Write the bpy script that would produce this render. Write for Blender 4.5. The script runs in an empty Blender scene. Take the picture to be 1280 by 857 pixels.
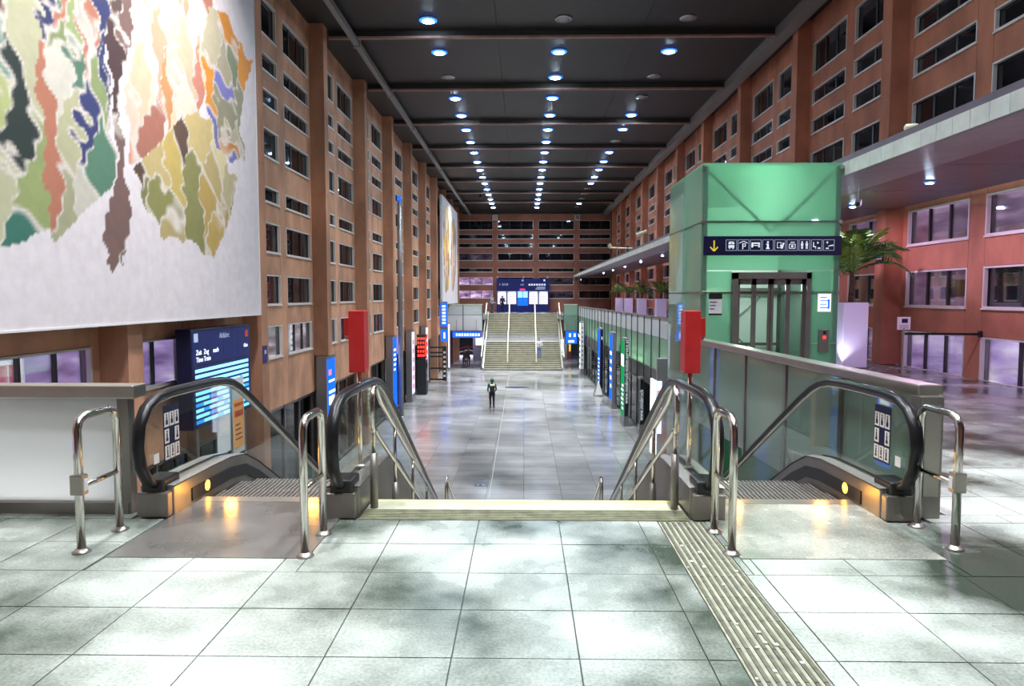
import bpy, bmesh, math, random
from mathutils import Vector, Matrix
import numpy as np
R = random.Random(7)
S = bpy.context.scene
C = S.collection
PI = math.pi

# ------------------------------------------------------------------ camera, world, exposure
EYE = 1.75; FPX = 880.0
PITCH = math.atan(58.5 / FPX); YAW = math.atan(15 / FPX)
cam = bpy.data.cameras.new('camera'); cam.sensor_width = 36; cam.lens = 36 * FPX / 1280
cam.clip_start = 0.05; cam.clip_end = 300
co = bpy.data.objects.new('camera', cam); C.objects.link(co)
co.location = (0, 0, EYE); co.rotation_euler = (PI / 2 - PITCH, 0, YAW)
S.camera = co
W = bpy.data.worlds.new('night'); S.world = W; W.use_nodes = True
W.node_tree.nodes['Background'].inputs[0].default_value = (0.25, 0.3, 0.45, 1)
W.node_tree.nodes['Background'].inputs[1].default_value = 0.05
S.view_settings.view_transform = 'Standard'; S.view_settings.look = 'None'
S.view_settings.gamma = 1; S.view_settings.use_curve_mapping = False
S.view_settings.exposure = 0.45
S.cycles.use_denoising = True
S.cycles.sample_clamp_indirect = 6
S.cycles.max_bounces = 8; S.cycles.transparent_max_bounces = 24
S.cycles.caustics_reflective = False; S.cycles.caustics_refractive = False
DOWN_W = 88          # watts of one hall downlight
SHOP_W = 230

def ray(px, py):      # direction through a pixel of the 1280 x 857 frame
    v = Vector(((px - 640) / FPX, 1, -(py - 428.5) / FPX))
    return Matrix.Rotation(YAW, 3, 'Z') @ (Matrix.Rotation(-PITCH, 3, 'X') @ v)
def on_x(px, py, x):
    r = ray(px, py); t = x / r.x
    return Vector((x, r.y * t, EYE + r.z * t))
def on_y(px, py, y):
    r = ray(px, py); t = y / r.y
    return Vector((r.x * t, y, EYE + r.z * t))
def on_z(px, py, z):
    r = ray(px, py); t = (z - EYE) / r.z
    return Vector((r.x * t, r.y * t, z))

# ------------------------------------------------------------------ materials
def nodes(name):
    m = bpy.data.materials.new(name); m.use_nodes = True
    nt = m.node_tree; nt.nodes.clear()
    out = nt.nodes.new('ShaderNodeOutputMaterial')
    return m, nt, nt.nodes, nt.links, out
def rgba(c): return (c[0], c[1], c[2], 1)
def world_noise(N, L, scale, detail=4, stretch=None, rough=.55):
    g = N.new('ShaderNodeNewGeometry'); n = N.new('ShaderNodeTexNoise')
    n.inputs['Scale'].default_value = scale; n.inputs['Detail'].default_value = detail
    n.inputs['Roughness'].default_value = rough
    if stretch:
        mp = N.new('ShaderNodeMapping'); mp.inputs['Scale'].default_value = stretch
        L.new(g.outputs['Position'], mp.inputs['Vector']); L.new(mp.outputs[0], n.inputs['Vector'])
    else:
        L.new(g.outputs['Position'], n.inputs['Vector'])
    return n
def ramp(N, L, src, stops):
    r = N.new('ShaderNodeValToRGB'); e = r.color_ramp.elements
    while len(e) < len(stops): e.new(.5)
    for el, (p, c) in zip(e, stops): el.position = p; el.color = rgba(c)
    L.new(src, r.inputs[0]); return r
def pm(name, col, rough=.5, metal=0, noise=None, bump=0, emis=None, es=0, spec=.5, coat=0, stretch=None, bscale=None, rvar=0):
    m, nt, N, L, out = nodes(name)
    b = N.new('ShaderNodeBsdfPrincipled'); L.new(b.outputs[0], out.inputs[0])
    b.inputs['Base Color'].default_value = rgba(col); b.inputs['Roughness'].default_value = rough
    b.inputs['Metallic'].default_value = metal; b.inputs['Specular IOR Level'].default_value = spec
    b.inputs['Coat Weight'].default_value = coat
    if noise:
        sc, amt = noise
        n = world_noise(N, L, sc, 6, stretch)
        lo = [c * (1 - amt) for c in col]; hi = [min(1, c * (1 + amt)) for c in col]
        r = ramp(N, L, n.outputs[0], [(.3, lo), (.7, hi)]); L.new(r.outputs[0], b.inputs['Base Color'])
        if rvar:
            mr = N.new('ShaderNodeMapRange'); mr.inputs[1].default_value = .3; mr.inputs[2].default_value = .7
            mr.inputs[3].default_value = max(.02, rough - rvar); mr.inputs[4].default_value = rough + rvar
            L.new(n.outputs[0], mr.inputs[0]); L.new(mr.outputs[0], b.inputs['Roughness'])
    if bump:
        n2 = world_noise(N, L, bscale or 40, 3, stretch); bp = N.new('ShaderNodeBump')
        bp.inputs['Strength'].default_value = bump; bp.inputs['Distance'].default_value = .02
        L.new(n2.outputs[0], bp.inputs['Height']); L.new(bp.outputs[0], b.inputs['Normal'])
    if emis:
        b.inputs['Emission Color'].default_value = rgba(emis); b.inputs['Emission Strength'].default_value = es
    return m
def glow(name, col, s):
    m, nt, N, L, out = nodes(name); e = N.new('ShaderNodeEmission')
    e.inputs[0].default_value = rgba(col); e.inputs[1].default_value = s; L.new(e.outputs[0], out.inputs[0]); return m
def clear_glass(name, tint=(.9, .96, .93), refl=.9, rough=.02, milk=0, milkcol=(.7, .8, .75)):
    m, nt, N, L, out = nodes(name)
    t = N.new('ShaderNodeBsdfTransparent'); t.inputs[0].default_value = rgba(tint)
    g = N.new('ShaderNodeBsdfGlossy'); g.inputs['Roughness'].default_value = rough
    f = N.new('ShaderNodeFresnel'); f.inputs[0].default_value = 1.5
    mul = N.new('ShaderNodeMath'); mul.operation = 'MULTIPLY'; mul.inputs[1].default_value = refl; L.new(f.outputs[0], mul.inputs[0])
    base = t
    if milk:
        d = N.new('ShaderNodeBsdfTranslucent'); d.inputs[0].default_value = rgba(milkcol)
        d2 = N.new('ShaderNodeBsdfDiffuse'); d2.inputs[0].default_value = rgba(milkcol)
        mm = N.new('ShaderNodeMixShader'); mm.inputs[0].default_value = .5; L.new(d.outputs[0], mm.inputs[1]); L.new(d2.outputs[0], mm.inputs[2])
        mx0 = N.new('ShaderNodeMixShader'); mx0.inputs[0].default_value = milk
        L.new(t.outputs[0], mx0.inputs[1]); L.new(mm.outputs[0], mx0.inputs[2]); base = mx0
    mx = N.new('ShaderNodeMixShader'); L.new(mul.outputs[0], mx.inputs[0]); L.new(base.outputs[0], mx.inputs[1]); L.new(g.outputs[0], mx.inputs[2])
    L.new(mx.outputs[0], out.inputs[0]); return m
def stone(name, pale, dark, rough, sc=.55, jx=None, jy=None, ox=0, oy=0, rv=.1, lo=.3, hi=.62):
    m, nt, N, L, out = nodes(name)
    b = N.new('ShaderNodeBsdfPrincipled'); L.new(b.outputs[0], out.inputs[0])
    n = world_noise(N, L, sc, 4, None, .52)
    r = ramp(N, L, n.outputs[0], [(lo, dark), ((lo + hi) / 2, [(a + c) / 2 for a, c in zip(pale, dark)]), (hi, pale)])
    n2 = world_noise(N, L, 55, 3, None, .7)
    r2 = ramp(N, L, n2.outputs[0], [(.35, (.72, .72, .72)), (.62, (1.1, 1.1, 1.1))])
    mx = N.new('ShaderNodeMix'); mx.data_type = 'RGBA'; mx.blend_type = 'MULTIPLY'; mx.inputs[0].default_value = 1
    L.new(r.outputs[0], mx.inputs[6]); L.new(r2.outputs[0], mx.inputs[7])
    cur = mx.outputs[2]
    if jx:    # joints of far tiles
        g = N.new('ShaderNodeNewGeometry'); mp = N.new('ShaderNodeMapping'); mp.inputs['Location'].default_value = (ox, oy, 0)
        L.new(g.outputs['Position'], mp.inputs[0])
        bt = N.new('ShaderNodeTexBrick'); bt.offset = 0; bt.inputs['Scale'].default_value = 1
        bt.inputs['Brick Width'].default_value = jx; bt.inputs['Row Height'].default_value = jy
        bt.inputs['Mortar Size'].default_value = .006; bt.inputs['Color1'].default_value = (1, 1, 1, 1)
        bt.inputs['Color2'].default_value = (.72, .72, .72, 1); bt.inputs['Mortar'].default_value = (.3, .3, .3, 1)
        L.new(mp.outputs[0], bt.inputs['Vector'])
        m2 = N.new('ShaderNodeMix'); m2.data_type = 'RGBA'; m2.blend_type = 'MULTIPLY'; m2.inputs[0].default_value = 1
        L.new(cur, m2.inputs[6]); L.new(bt.outputs[0], m2.inputs[7]); cur = m2.outputs[2]
    L.new(cur, b.inputs['Base Color'])
    mr = N.new('ShaderNodeMapRange'); mr.inputs[1].default_value = .35; mr.inputs[2].default_value = .65
    mr.inputs[3].default_value = rough - rv; mr.inputs[4].default_value = rough + rv
    L.new(n.outputs[0], mr.inputs[0]); L.new(mr.outputs[0], b.inputs['Roughness'])
    bp = N.new('ShaderNodeBump'); bp.inputs['Strength'].default_value = .12; bp.inputs['Distance'].default_value = .01
    L.new(n2.outputs[0], bp.inputs['Height']); L.new(bp.outputs[0], b.inputs['Normal'])
    return m
def lit_room(name, stops, s, scale=1.2, stretch=(1, .35, 2.2)):   # what is seen in a lit room
    m, nt, N, L, out = nodes(name); e = N.new('ShaderNodeEmission'); e.inputs[1].default_value = s
    n = world_noise(N, L, scale, 3, stretch); r = ramp(N, L, n.outputs[0], stops)
    L.new(r.outputs[0], e.inputs[0]); L.new(e.outputs[0], out.inputs[0]); return m
def vcol(name, rough=.6):
    m, nt, N, L, out = nodes(name); b = N.new('ShaderNodeBsdfPrincipled'); b.inputs['Roughness'].default_value = rough
    a = N.new('ShaderNodeVertexColor'); a.layer_name = 'paint'; n = world_noise(N, L, 5, 6)
    r = ramp(N, L, n.outputs[0], [(.3, (.92, .92, .92)), (.65, (1.03, 1.03, 1.03))])
    mx = N.new('ShaderNodeMix'); mx.data_type = 'RGBA'; mx.blend_type = 'MULTIPLY'; mx.inputs[0].default_value = 1
    L.new(a.outputs[0], mx.inputs[6]); L.new(r.outputs[0], mx.inputs[7]); L.new(mx.outputs[2], b.inputs['Base Color'])
    L.new(b.outputs[0], out.inputs[0]); return m

M = {}
M['wallL'] = pm('terracotta concrete', (.68, .36, .215), .75, noise=(1.1, .3), bump=.25, stretch=(1, 1, .6))
M['colL'] = pm('terracotta pillar concrete', (.53, .265, .155), .75, noise=(.9, .35), bump=.25, stretch=(1, 1, .5))
M['wallR'] = pm('red brown concrete', (.55, .215, .125), .75, noise=(1.1, .3), bump=.25, stretch=(1, 1, .6))
M['wallB'] = pm('dark red brown concrete', (.42, .16, .11), .75, noise=(.8, .2), bump=.2)
M['joint'] = pm('dark joint', (.02, .015, .015), .9)
M['frame'] = pm('pale aluminium window frame', (.85, .8, .74), .4)
M['fdark'] = pm('dark window frame', (.06, .055, .055), .4, .3)
M['dglass'] = pm('dark window glass', (.012, .012, .016), .04, spec=.7, noise=(1.3, .9))
M['rglass'] = clear_glass('lit window glass', (.95, .95, .97), .8)
M['steel'] = pm('brushed stainless steel', (.44, .41, .36), .36, .95, noise=(3, .1))
M['steeld'] = pm('dark stainless steel', (.27, .25, .225), .36, .75, noise=(2.5, .15))
M['deckm'] = pm('bright steel deck', (.66, .63, .58), .26, .7)
M['chrome'] = pm('polished steel tube', (.6, .57, .52), .16, 1)
M['rubber'] = pm('black handrail rubber', (.01, .01, .011), .3, spec=.35)
M['black'] = pm('black plastic', (.012, .012, .013), .4)
M['eglass'] = clear_glass('balustrade glass', (.93, .97, .95), .35)
M['gglass'] = clear_glass('green guard glass', (.75, .88, .8), .8, milk=.5, milkcol=(.72, .88, .79))
M['frost'] = clear_glass('frosted guard glass', (.9, .9, .9), .35, .2, milk=1, milkcol=(.86, .87, .86))
M['liftg'] = clear_glass('green lift glass', (.6, .9, .73), .7, .03, milk=.42, milkcol=(.48, .82, .63))
M['lifts'] = clear_glass('green lift side glass', (.5, .74, .62), .9, .02, milk=.45, milkcol=(.55, .78, .66))
M['cabin'] = pm('white lift cabin', (.75, .8, .77), .5)
M['red'] = pm('red lacquer', (.52, .018, .02), .35, noise=(8, .1))
M['ceil'] = pm('dark brushed ceiling sheet', (.055, .052, .05), .5, .6, noise=(40, .15), stretch=(.04, 1, 1))
M['beam'] = pm('ceiling beam red brown', (.34, .2, .16), .6, noise=(3, .2))
M['track'] = pm('grey ceiling trunking', (.3, .29, .28), .45, .3)
M['lamp'] = glow('downlight lens', (.62, .82, 1), 110)
M['lampb'] = glow('blue downlight rim', (.02, .16, 1), 2.6)
M['lampoff'] = pm('unlit lens', (.3, .3, .31), .2)
M['ring'] = pm('downlight ring', (.5, .5, .5), .3, .8)
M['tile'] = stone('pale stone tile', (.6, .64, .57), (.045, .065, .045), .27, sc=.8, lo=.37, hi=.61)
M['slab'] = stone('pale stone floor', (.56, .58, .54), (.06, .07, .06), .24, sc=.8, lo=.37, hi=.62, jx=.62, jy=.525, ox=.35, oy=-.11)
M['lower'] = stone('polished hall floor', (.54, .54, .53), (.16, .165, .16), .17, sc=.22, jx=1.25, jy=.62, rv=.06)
M['grout'] = pm('dark grout', (.1, .11, .09), .8)
M['strip'] = pm('olive grooved strip', (.2, .2, .12), .55, noise=(9, .4), bump=.4, bscale=80)
M['stripp'] = pm('pale olive stone', (.5, .5, .36), .4, noise=(4, .25))
M['yellow'] = pm('yellow stair edge', (.95, .82, .32), .5)
M['rib'] = pm('dark tactile rib', (.13, .125, .085), .5, noise=(20, .4))
M['ribd'] = pm('tactile bed', (.36, .36, .27), .5, noise=(10, .3))
M['fleck'] = pm('pale fleck', (.75, .76, .66), .6)
M['plate'] = pm('steel floor plate', (.34, .32, .3), .28, .7, noise=(1.4, .28), rvar=.08)
M['plater'] = stone('worn pale plate', (.54, .54, .46), (.15, .155, .125), .24, sc=1.1, lo=.34, hi=.64)
M['amber'] = glow('amber lamp', (1, .42, .03), 9)
M['step'] = pm('escalator step', (.24, .22, .2), .45, .6, noise=(25, .3))
M['comb'] = pm('comb plate', (.45, .42, .38), .35, .8)
M['navy'] = pm('navy sign', (.006, .008, .045), .3)
M['navyl'] = pm('lit navy sign', (.006, .01, .08), .3, emis=(.01, .02, .2), es=.2)
M['blue'] = glow('blue lit sign', (.01, .1, 1), 1.6)
M['cyan'] = glow('cyan screen row', (.2, .6, 1), 2.0)
M['cyand'] = glow('deep cyan screen row', (.03, .28, 1), 1.5)
M['white'] = pm('white print', (.8, .8, .8), .5)
M['whitel'] = glow('lit white', (.85, .92, 1), 1.6)
M['whitep'] = glow('lit lavender white', (.8, .78, 1), 1.1)
M['yelp'] = pm('yellow print', (.85, .65, .05), .5, emis=(.85, .65, .05), es=.25)
M['iconl'] = pm('pale sign print', (.5, .6, .75), .5, emis=(.5, .62, .85), es=.22)
M['iconw'] = pm('white sign print', (.8, .84, .9), .5, emis=(.8, .85, .95), es=.35)
M['green'] = glow('green lit poster', (.01, .32, .1), .9)
M['orange'] = pm('orange poster', (.95, .42, .12), .5, emis=(.95, .4, .1), es=.15)
M['orred'] = pm('red poster print', (.75, .1, .04), .5)
M['redled'] = glow('red led', (1, .03, .02), 3)
M['pinkl'] = glow('pink lit poster', (.9, .25, .4), 1.0)
M['canw'] = pm('pale canopy fascia', (.6, .62, .58), .45, noise=(3, .15))
M['cans'] = pm('canopy soffit', (.15, .125, .16), .35, .2, noise=(3, .15))
M['canl'] = pm('canopy sloping soffit', (.36, .33, .38), .4, .1, noise=(3, .15))
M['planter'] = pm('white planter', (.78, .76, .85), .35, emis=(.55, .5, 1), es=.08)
M['soil'] = pm('soil', (.03, .02, .015), .9)
M['leaf'] = pm('palm leaf', (.08, .2, .035), .45, noise=(6, .5))
M['leafy'] = pm('young palm leaf', (.26, .4, .05), .45, noise=(6, .4))
M['trunk'] = pm('palm trunk', (.13, .08, .04), .9, noise=(14, .5), bump=.6)
M['tread'] = pm('pale stair tread', (.5, .47, .36), .5, noise=(2, .2))
M['riser'] = pm('stair riser', (.23, .22, .165), .6, noise=(2, .25))
M['cream'] = pm('cream rail', (.8, .78, .62), .4)
M['ivory'] = pm('ivory plastic', (.75, .72, .5), .5)
M['tub'] = pm('totem grey metal', (.3, .29, .29), .4, .5)
M['slate'] = pm('dark interior', (.03, .03, .035), .7)
M['slatel'] = pm('grey interior', (.25, .25, .28), .7)
M['bandf'] = pm('dark facade band', (.09, .09, .09), .4, .4)
M['mullion'] = pm('facade mullion', (.1, .12, .12), .4, .5)
M['fglass_w'] = clear_glass('milky facade glass', (.8, .86, .84), .3, .08, milk=.92, milkcol=(.88, .93, .92))
M['fglass_g'] = clear_glass('green facade glass', (.62, .8, .68), .35, .05, milk=.6, milkcol=(.55, .78, .62))
M['fglass_d'] = clear_glass('dark facade glass', (.34, .38, .37), 1, .02)
M['shoplit'] = lit_room('lit shop wall', [(.3, (.12, .2, .13)), (.55, (.55, .72, .55)), (.75, (.9, 1, .85))], 1.5, 1.6, (1, .3, 2))
M['room_p'] = lit_room('lit room lavender', [(.3, (.25, .16, .38)), (.5, (.55, .4, .8)), (.68, (.95, .85, 1))], 1.5)
M['room_w'] = lit_room('lit room white', [(.3, (.1, .07, .1)), (.5, (.4, .36, .42)), (.68, (1, .95, 1))], 1.5)
M['room_m'] = lit_room('lit room mauve', [(.3, (.05, .03, .06)), (.52, (.3, .18, .32)), (.72, (.8, .55, .85))], 1.2)
M['room_d'] = lit_room('dim room', [(.35, (.004, .003, .006)), (.6, (.06, .045, .07)), (.75, (.16, .13, .2))], .6)
M['paint'] = vcol('mural paint')
M['skin'] = pm('skin', (.55, .33, .24), .6)
M['hair'] = pm('dark hair', (.02, .015, .012), .7)

# ------------------------------------------------------------------ mesh helpers
class MB:
    def __init__(s): s.v = []; s.f = []; s.m = []; s.mi = 0
    def quad(s, pts, mi=None):
        b = len(s.v); s.v += [tuple(p) for p in pts]; s.f.append(tuple(range(b, b + len(pts)))); s.m.append(s.mi if mi is None else mi); return s
    def box(s, x0, x1, y0, y1, z0, z1, mi=None):
        b = len(s.v)
        s.v += [(x, y, z) for z in (z0, z1) for y in (y0, y1) for x in (x0, x1)]
        for f in ((0, 2, 3, 1), (4, 5, 7, 6), (0, 1, 5, 4), (2, 6, 7, 3), (0, 4, 6, 2), (1, 3, 7, 5)):
            s.f.append(tuple(b + i for i in f)); s.m.append(s.mi if mi is None else mi)
        return s
    def beam(s, p0, p1, w, h, mi=None):      # box section between two points, h is up
        p0 = Vector(p0); p1 = Vector(p1); d = (p1 - p0).normalized()
        a = d.cross(Vector((0, 0, 1)))
        a = Vector((1, 0, 0)) if a.length < 1e-4 else a.normalized()
        u = a.cross(d)
        b = len(s.v)
        for p in (p0, p1):
            for i, j in ((-1, -1), (1, -1), (1, 1), (-1, 1)): s.v.append(tuple(p + a * (i * w / 2) + u * (j * h / 2)))
        for f in ((0, 1, 2, 3), (7, 6, 5, 4), (0, 4, 5, 1), (1, 5, 6, 2), (2, 6, 7, 3), (3, 7, 4, 0)):
            s.f.append(tuple(b + i for i in f)); s.m.append(s.mi if mi is None else mi)
        return s
    def tube(s, path, r, n=8, ry=None, mi=None, side=None):
        P = [Vector(p) for p in path]; k = len(P); base = len(s.v)
        rr = r if isinstance(r, (list, tuple)) else [r] * k
        a = None
        for i in range(k):
            d = (P[min(i + 1, k - 1)] - P[max(i - 1, 0)]).normalized()
            if side: a = Vector(side)
            elif a is None:
                a = d.cross(Vector((0, 0, 1)))
                if a.length < .05: a = d.cross(Vector((1, 0, 0)))
            else: a = a - d * a.dot(d)
            a = a.normalized(); u = d.cross(a).normalized()
            for j in range(n):
                t = 2 * PI * j / n
                s.v.append(tuple(P[i] + a * (math.cos(t) * rr[i]) + u * (math.sin(t) * (ry if ry else rr[i]))))
        m_ = s.mi if mi is None else mi
        for i in range(k - 1):
            for j in range(n):
                j2 = (j + 1) % n
                s.f.append((base + i * n + j, base + i * n + j2, base + (i + 1) * n + j2, base + (i + 1) * n + j)); s.m.append(m_)
        s.f.append(tuple(base + j for j in reversed(range(n)))); s.m.append(m_)
        s.f.append(tuple(base + (k - 1) * n + j for j in range(n))); s.m.append(m_)
        return s
    def lathe(s, prof, n=16, c=(0, 0, 0), mi=None):
        b = len(s.v)
        for r, z in prof:
            for j in range(n):
                t = 2 * PI * j / n; s.v.append((c[0] + r * math.cos(t), c[1] + r * math.sin(t), c[2] + z))
        m_ = s.mi if mi is None else mi
        for i in range(len(prof) - 1):
            for j in range(n):
                j2 = (j + 1) % n; s.f.append((b + i * n + j, b + i * n + j2, b + (i + 1) * n + j2, b + (i + 1) * n + j)); s.m.append(m_)
        s.f.append(tuple(b + j for j in reversed(range(n)))); s.m.append(m_)
        s.f.append(tuple(b + (len(prof) - 1) * n + j for j in range(n))); s.m.append(m_)
        return s
    def slabyz(s, poly, x0, x1, mi=None):    # polygon in y,z thickened along x
        n = len(poly); b = len(s.v)
        s.v += [(x0, y, z) for y, z in poly] + [(x1, y, z) for y, z in poly]; m_ = s.mi if mi is None else mi
        s.f.append(tuple(b + i for i in range(n))); s.f.append(tuple(b + n + i for i in reversed(range(n)))); s.m += [m_, m_]
        for i in range(n):
            j = (i + 1) % n; s.f.append((b + j, b + i, b + n + i, b + n + j)); s.m.append(m_)
        return s
    def slabxy(s, poly, z0, z1, mi=None):
        n = len(poly); b = len(s.v)
        s.v += [(x, y, z0) for x, y in poly] + [(x, y, z1) for x, y in poly]; m_ = s.mi if mi is None else mi
        s.f.append(tuple(b + i for i in reversed(range(n)))); s.f.append(tuple(b + n + i for i in range(n))); s.m += [m_, m_]
        for i in range(n):
            j = (i + 1) % n; s.f.append((b + i, b + j, b + n + j, b + n + i)); s.m.append(m_)
        return s
    def mesh(s, name, mats, smooth=False):
        me = bpy.data.meshes.new(name); me.from_pydata(s.v, [], s.f)
        for m in (mats if isinstance(mats, (list, tuple)) else [mats]): me.materials.append(M[m] if isinstance(m, str) else m)
        me.polygons.foreach_set('material_index', s.m)
        bm = bmesh.new(); bm.from_mesh(me); bmesh.ops.recalc_face_normals(bm, faces=bm.faces); bm.to_mesh(me); bm.free()
        if smooth: me.shade_smooth() if hasattr(me, 'shade_smooth') else None
        me.update(); return me
    def build(s, name, mats, parent=None, loc=(0, 0, 0), rz=0, smooth=False, bevel=0):
        return ob(name, s.mesh(name, mats, smooth), parent, loc, rz, bevel)
def ob(name, me, parent=None, loc=(0, 0, 0), rz=0, bevel=0):
    o = bpy.data.objects.new(name, me); C.objects.link(o); o.location = loc
    o.rotation_euler = rz if isinstance(rz, (tuple, list)) else (0, 0, rz)
    if parent: o.parent = parent
    if bevel:
        b = o.modifiers.new('bevel', 'BEVEL'); b.width = bevel; b.segments = 2; b.limit_method = 'ANGLE'
    return o
def tag(o, label, cat=None, group=None, kind=None):
    o['label'] = label
    if cat: o['category'] = cat
    if group: o['group'] = group
    if kind: o['kind'] = kind
    return o
def thing(name, label, cat, loc=(0, 0, 0), rz=0, group=None, kind=None):
    o = bpy.data.objects.new(name, None); C.objects.link(o); o.location = loc; o.rotation_euler = (0, 0, rz)
    o.empty_display_size = .2
    return tag(o, label, cat, group, kind)
_bx = {}
def cbox(name, sx, sy, sz, mat, parent, c, rz=0):     # centred box, shared mesh for equal sizes
    k = (round(sx, 4), round(sy, 4), round(sz, 4), mat)
    if k not in _bx: _bx[k] = MB().box(-sx / 2, sx / 2, -sy / 2, sy / 2, -sz / 2, sz / 2).mesh(name, mat)
    return ob(name, _bx[k], parent, c, rz)
def text(body, size, mat, parent, loc, rot, name='lettering', ext=.001, align='LEFT', sx=1):
    cu = bpy.data.curves.new('lettering', 'FONT'); cu.body = body; cu.size = size; cu.extrude = ext; cu.align_x = align
    cu.resolution_u = 2
    t = bpy.data.objects.new('tmp', cu); C.objects.link(t); bpy.context.view_layer.update()
    me = bpy.data.meshes.new_from_object(t.evaluated_get(bpy.context.evaluated_depsgraph_get()))
    bpy.data.objects.remove(t); bpy.data.curves.remove(cu); me.materials.clear(); me.materials.append(M[mat])
    o = ob(name, me, parent, loc, rot); o.scale = (sx, 1, 1); return o
FRONT = (PI / 2, 0, 0)            # reads from the camera side
HALL_L = (PI / 2, 0, PI / 2)      # on a face that looks towards +x
HALL_R = (PI / 2, 0, -PI / 2)     # on a face that looks towards -x
ORD = ['first', 'second', 'third', 'fourth', 'fifth', 'sixth', 'seventh', 'eighth', 'ninth', 'tenth', 'eleventh', 'twelfth', 'thirteenth', 'fourteenth', 'fifteenth', 'sixteenth', 'seventeenth', 'eighteenth', 'nineteenth', 'twentieth', 'twenty-first', 'twenty-second', 'twenty-third', 'twenty-fourth', 'twenty-fifth']
def lamp(name, kind, loc, power, col, parent=None, size=.3, rot=(0, 0, 0), sy=None, shape='DISK', spread=None):
    l = bpy.data.lights.new(name, kind); l.energy = power; l.color = col
    if kind == 'AREA':
        l.shape = shape; l.size = size
        if sy: l.size_y = sy
        if spread: l.spread = spread
    elif kind == 'SPOT': l.spot_size = spread or 1.5; l.shadow_soft_size = size; l.spot_blend = .6
    else: l.shadow_soft_size = size
    o = bpy.data.objects.new(name, l); C.objects.link(o); o.location = loc; o.rotation_euler = rot
    if parent: o.parent = parent
    return o

# ------------------------------------------------------------------ dimensions of the hall
XL, XLC = -7.35, -6.85        # left wall, front of its columns
XR, XRC = 9.65, 9.2
YB = 79.0; YF = -7.0          # back wall, wall behind the camera
ZC = 11.0; ZL = -4.8          # ceiling, lower floor
BAY = 6.22; COL0 = 18.25; CW = .48
ROWS = [(10.13, 9.12), (8.61, 8.12), (7.62, 7.15), (6.53, 5.72), (4.88, 4.44), (3.87, 3.01), (2.37, 1.5), (.89, -.05)]
ZSHOP = -1.58
FLOORN = ['top', 'second', 'third', 'fourth', 'fifth', 'sixth', 'seventh', 'lowest']

# ------------------------------------------------------------------ floors
def facade_x(y): return 5.95 - (y - 28) * (0.95 / 36.5)
f = MB().slabxy([(XL, YF), (XR, YF), (XR, 64.5), (facade_x(64.5) + .1, 64.5), (facade_x(15.15) + .1, 15.15), (5.47, 15.15), (5.47, 12.3), (2.95, 12.3), (3.15, 5.62), (3.1, 5.6), (XL, 5.6)], -.35, -.02)
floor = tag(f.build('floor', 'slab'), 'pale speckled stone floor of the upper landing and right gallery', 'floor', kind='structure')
f = MB().box(-1.3, 1.3, 5.6, 5.9, -.35, -.02)
f.build('stair_head_slab', 'slab', floor)
fl = MB().box(XL, XR, 2.0, 97, ZL - .25, ZL)
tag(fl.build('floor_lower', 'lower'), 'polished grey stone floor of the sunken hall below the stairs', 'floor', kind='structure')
fb = MB().box(XL, -3.6, 64.5, YB, -.4, 0).box(3.35, XR, 64.5, YB, -.4, 0).box(-3.6, 3.35, 71.3, YB, -.4, 0)
tag(fb.build('floor_back', 'slab'), 'upper landing floor beyond the far staircase', 'floor', kind='structure')
MB().box(XL - 1.7, -3.1, 5.3, 5.55, ZL, -.36).box(-3.1, 3.1, 5.3, 5.55, ZL, -.36).box(3.1, XR, 5.3, 5.55, ZL, -.36).build('wall_under_landing', 'slatel')
tag(bpy.data.objects['wall_under_landing'], 'grey wall under the front edge of the upper landing', 'wall', kind='structure')
# individual tiles of the landing in front of the camera
TX, TY = .62, .525
def tile_ok(x0, x1, y0, y1):
    for a0, a1, b0, b1 in ((-2.81, -1.45, 4.58, 5.95), (1.45, 2.81, 4.62, 5.95), (1.04, 1.4, -9, 5.39)):
        if x0 < a1 - .01 and x1 > a0 + .01 and y0 < b1 - .01 and y1 > b0 + .01: return False
    return True
def put_tile(x0, x1, y0, y1):
    g = .004
    if x1 - x0 < .03 or y1 - y0 < .03: return
    dz = R.uniform(-.001, .001)
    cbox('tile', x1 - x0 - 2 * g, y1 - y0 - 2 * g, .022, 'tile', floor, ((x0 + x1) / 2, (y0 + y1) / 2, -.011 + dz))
def cut_tile(x0, x1, y0, y1, holes):
    if not holes: return put_tile(x0, x1, y0, y1)
    (a0, a1, b0, b1), rest = holes[0], holes[1:]
    if x1 <= a0 or x0 >= a1 or y1 <= b0 or y0 >= b1: return cut_tile(x0, x1, y0, y1, rest)
    if x0 < a0: cut_tile(x0, a0, y0, y1, rest); x0 = a0
    if x1 > a1: cut_tile(a1, x1, y0, y1, rest); x1 = a1
    if y0 < b0: cut_tile(x0, x1, y0, b0, rest)
    if y1 > b1: cut_tile(x0, x1, b1, y1, rest)
HOLES = [(-2.81, -1.45, 4.58, 5.95), (1.45, 2.81, 4.62, 5.95), (1.04, 1.4, -9, 5.39)]
for i in range(-9, 12):
    for j in range(0, 7):
        x0 = -.35 + i * TX; y1 = 5.4 - j * TY
        if y1 < 2.2: continue
        cut_tile(x0, x0 + TX, y1 - TY, y1, HOLES)
MB().box(-5.95, 7.1, 1.7, 5.4, -.02, -.012).build('grout_bed', 'grout', floor)
for x0, x1 in ((-6.5, -3.1), (3.16, 7.1)):
    n = int((x1 - x0) / TX) + 1
    for i in range(n): put_tile(x0 + i * TX, min(x1, x0 + (i + 1) * TX), 5.4, 5.6)
for j in range(5):
    for i in range(6): put_tile(3.38 + i * TX, 3.38 + (i + 1) * TX, 5.6 + j * TY, 5.6 + (j + 1) * TY)
MB().box(3.34, 7.1, 5.4, 8.23, -.02, -.012).build('grout_bed', 'grout', floor)
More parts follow.
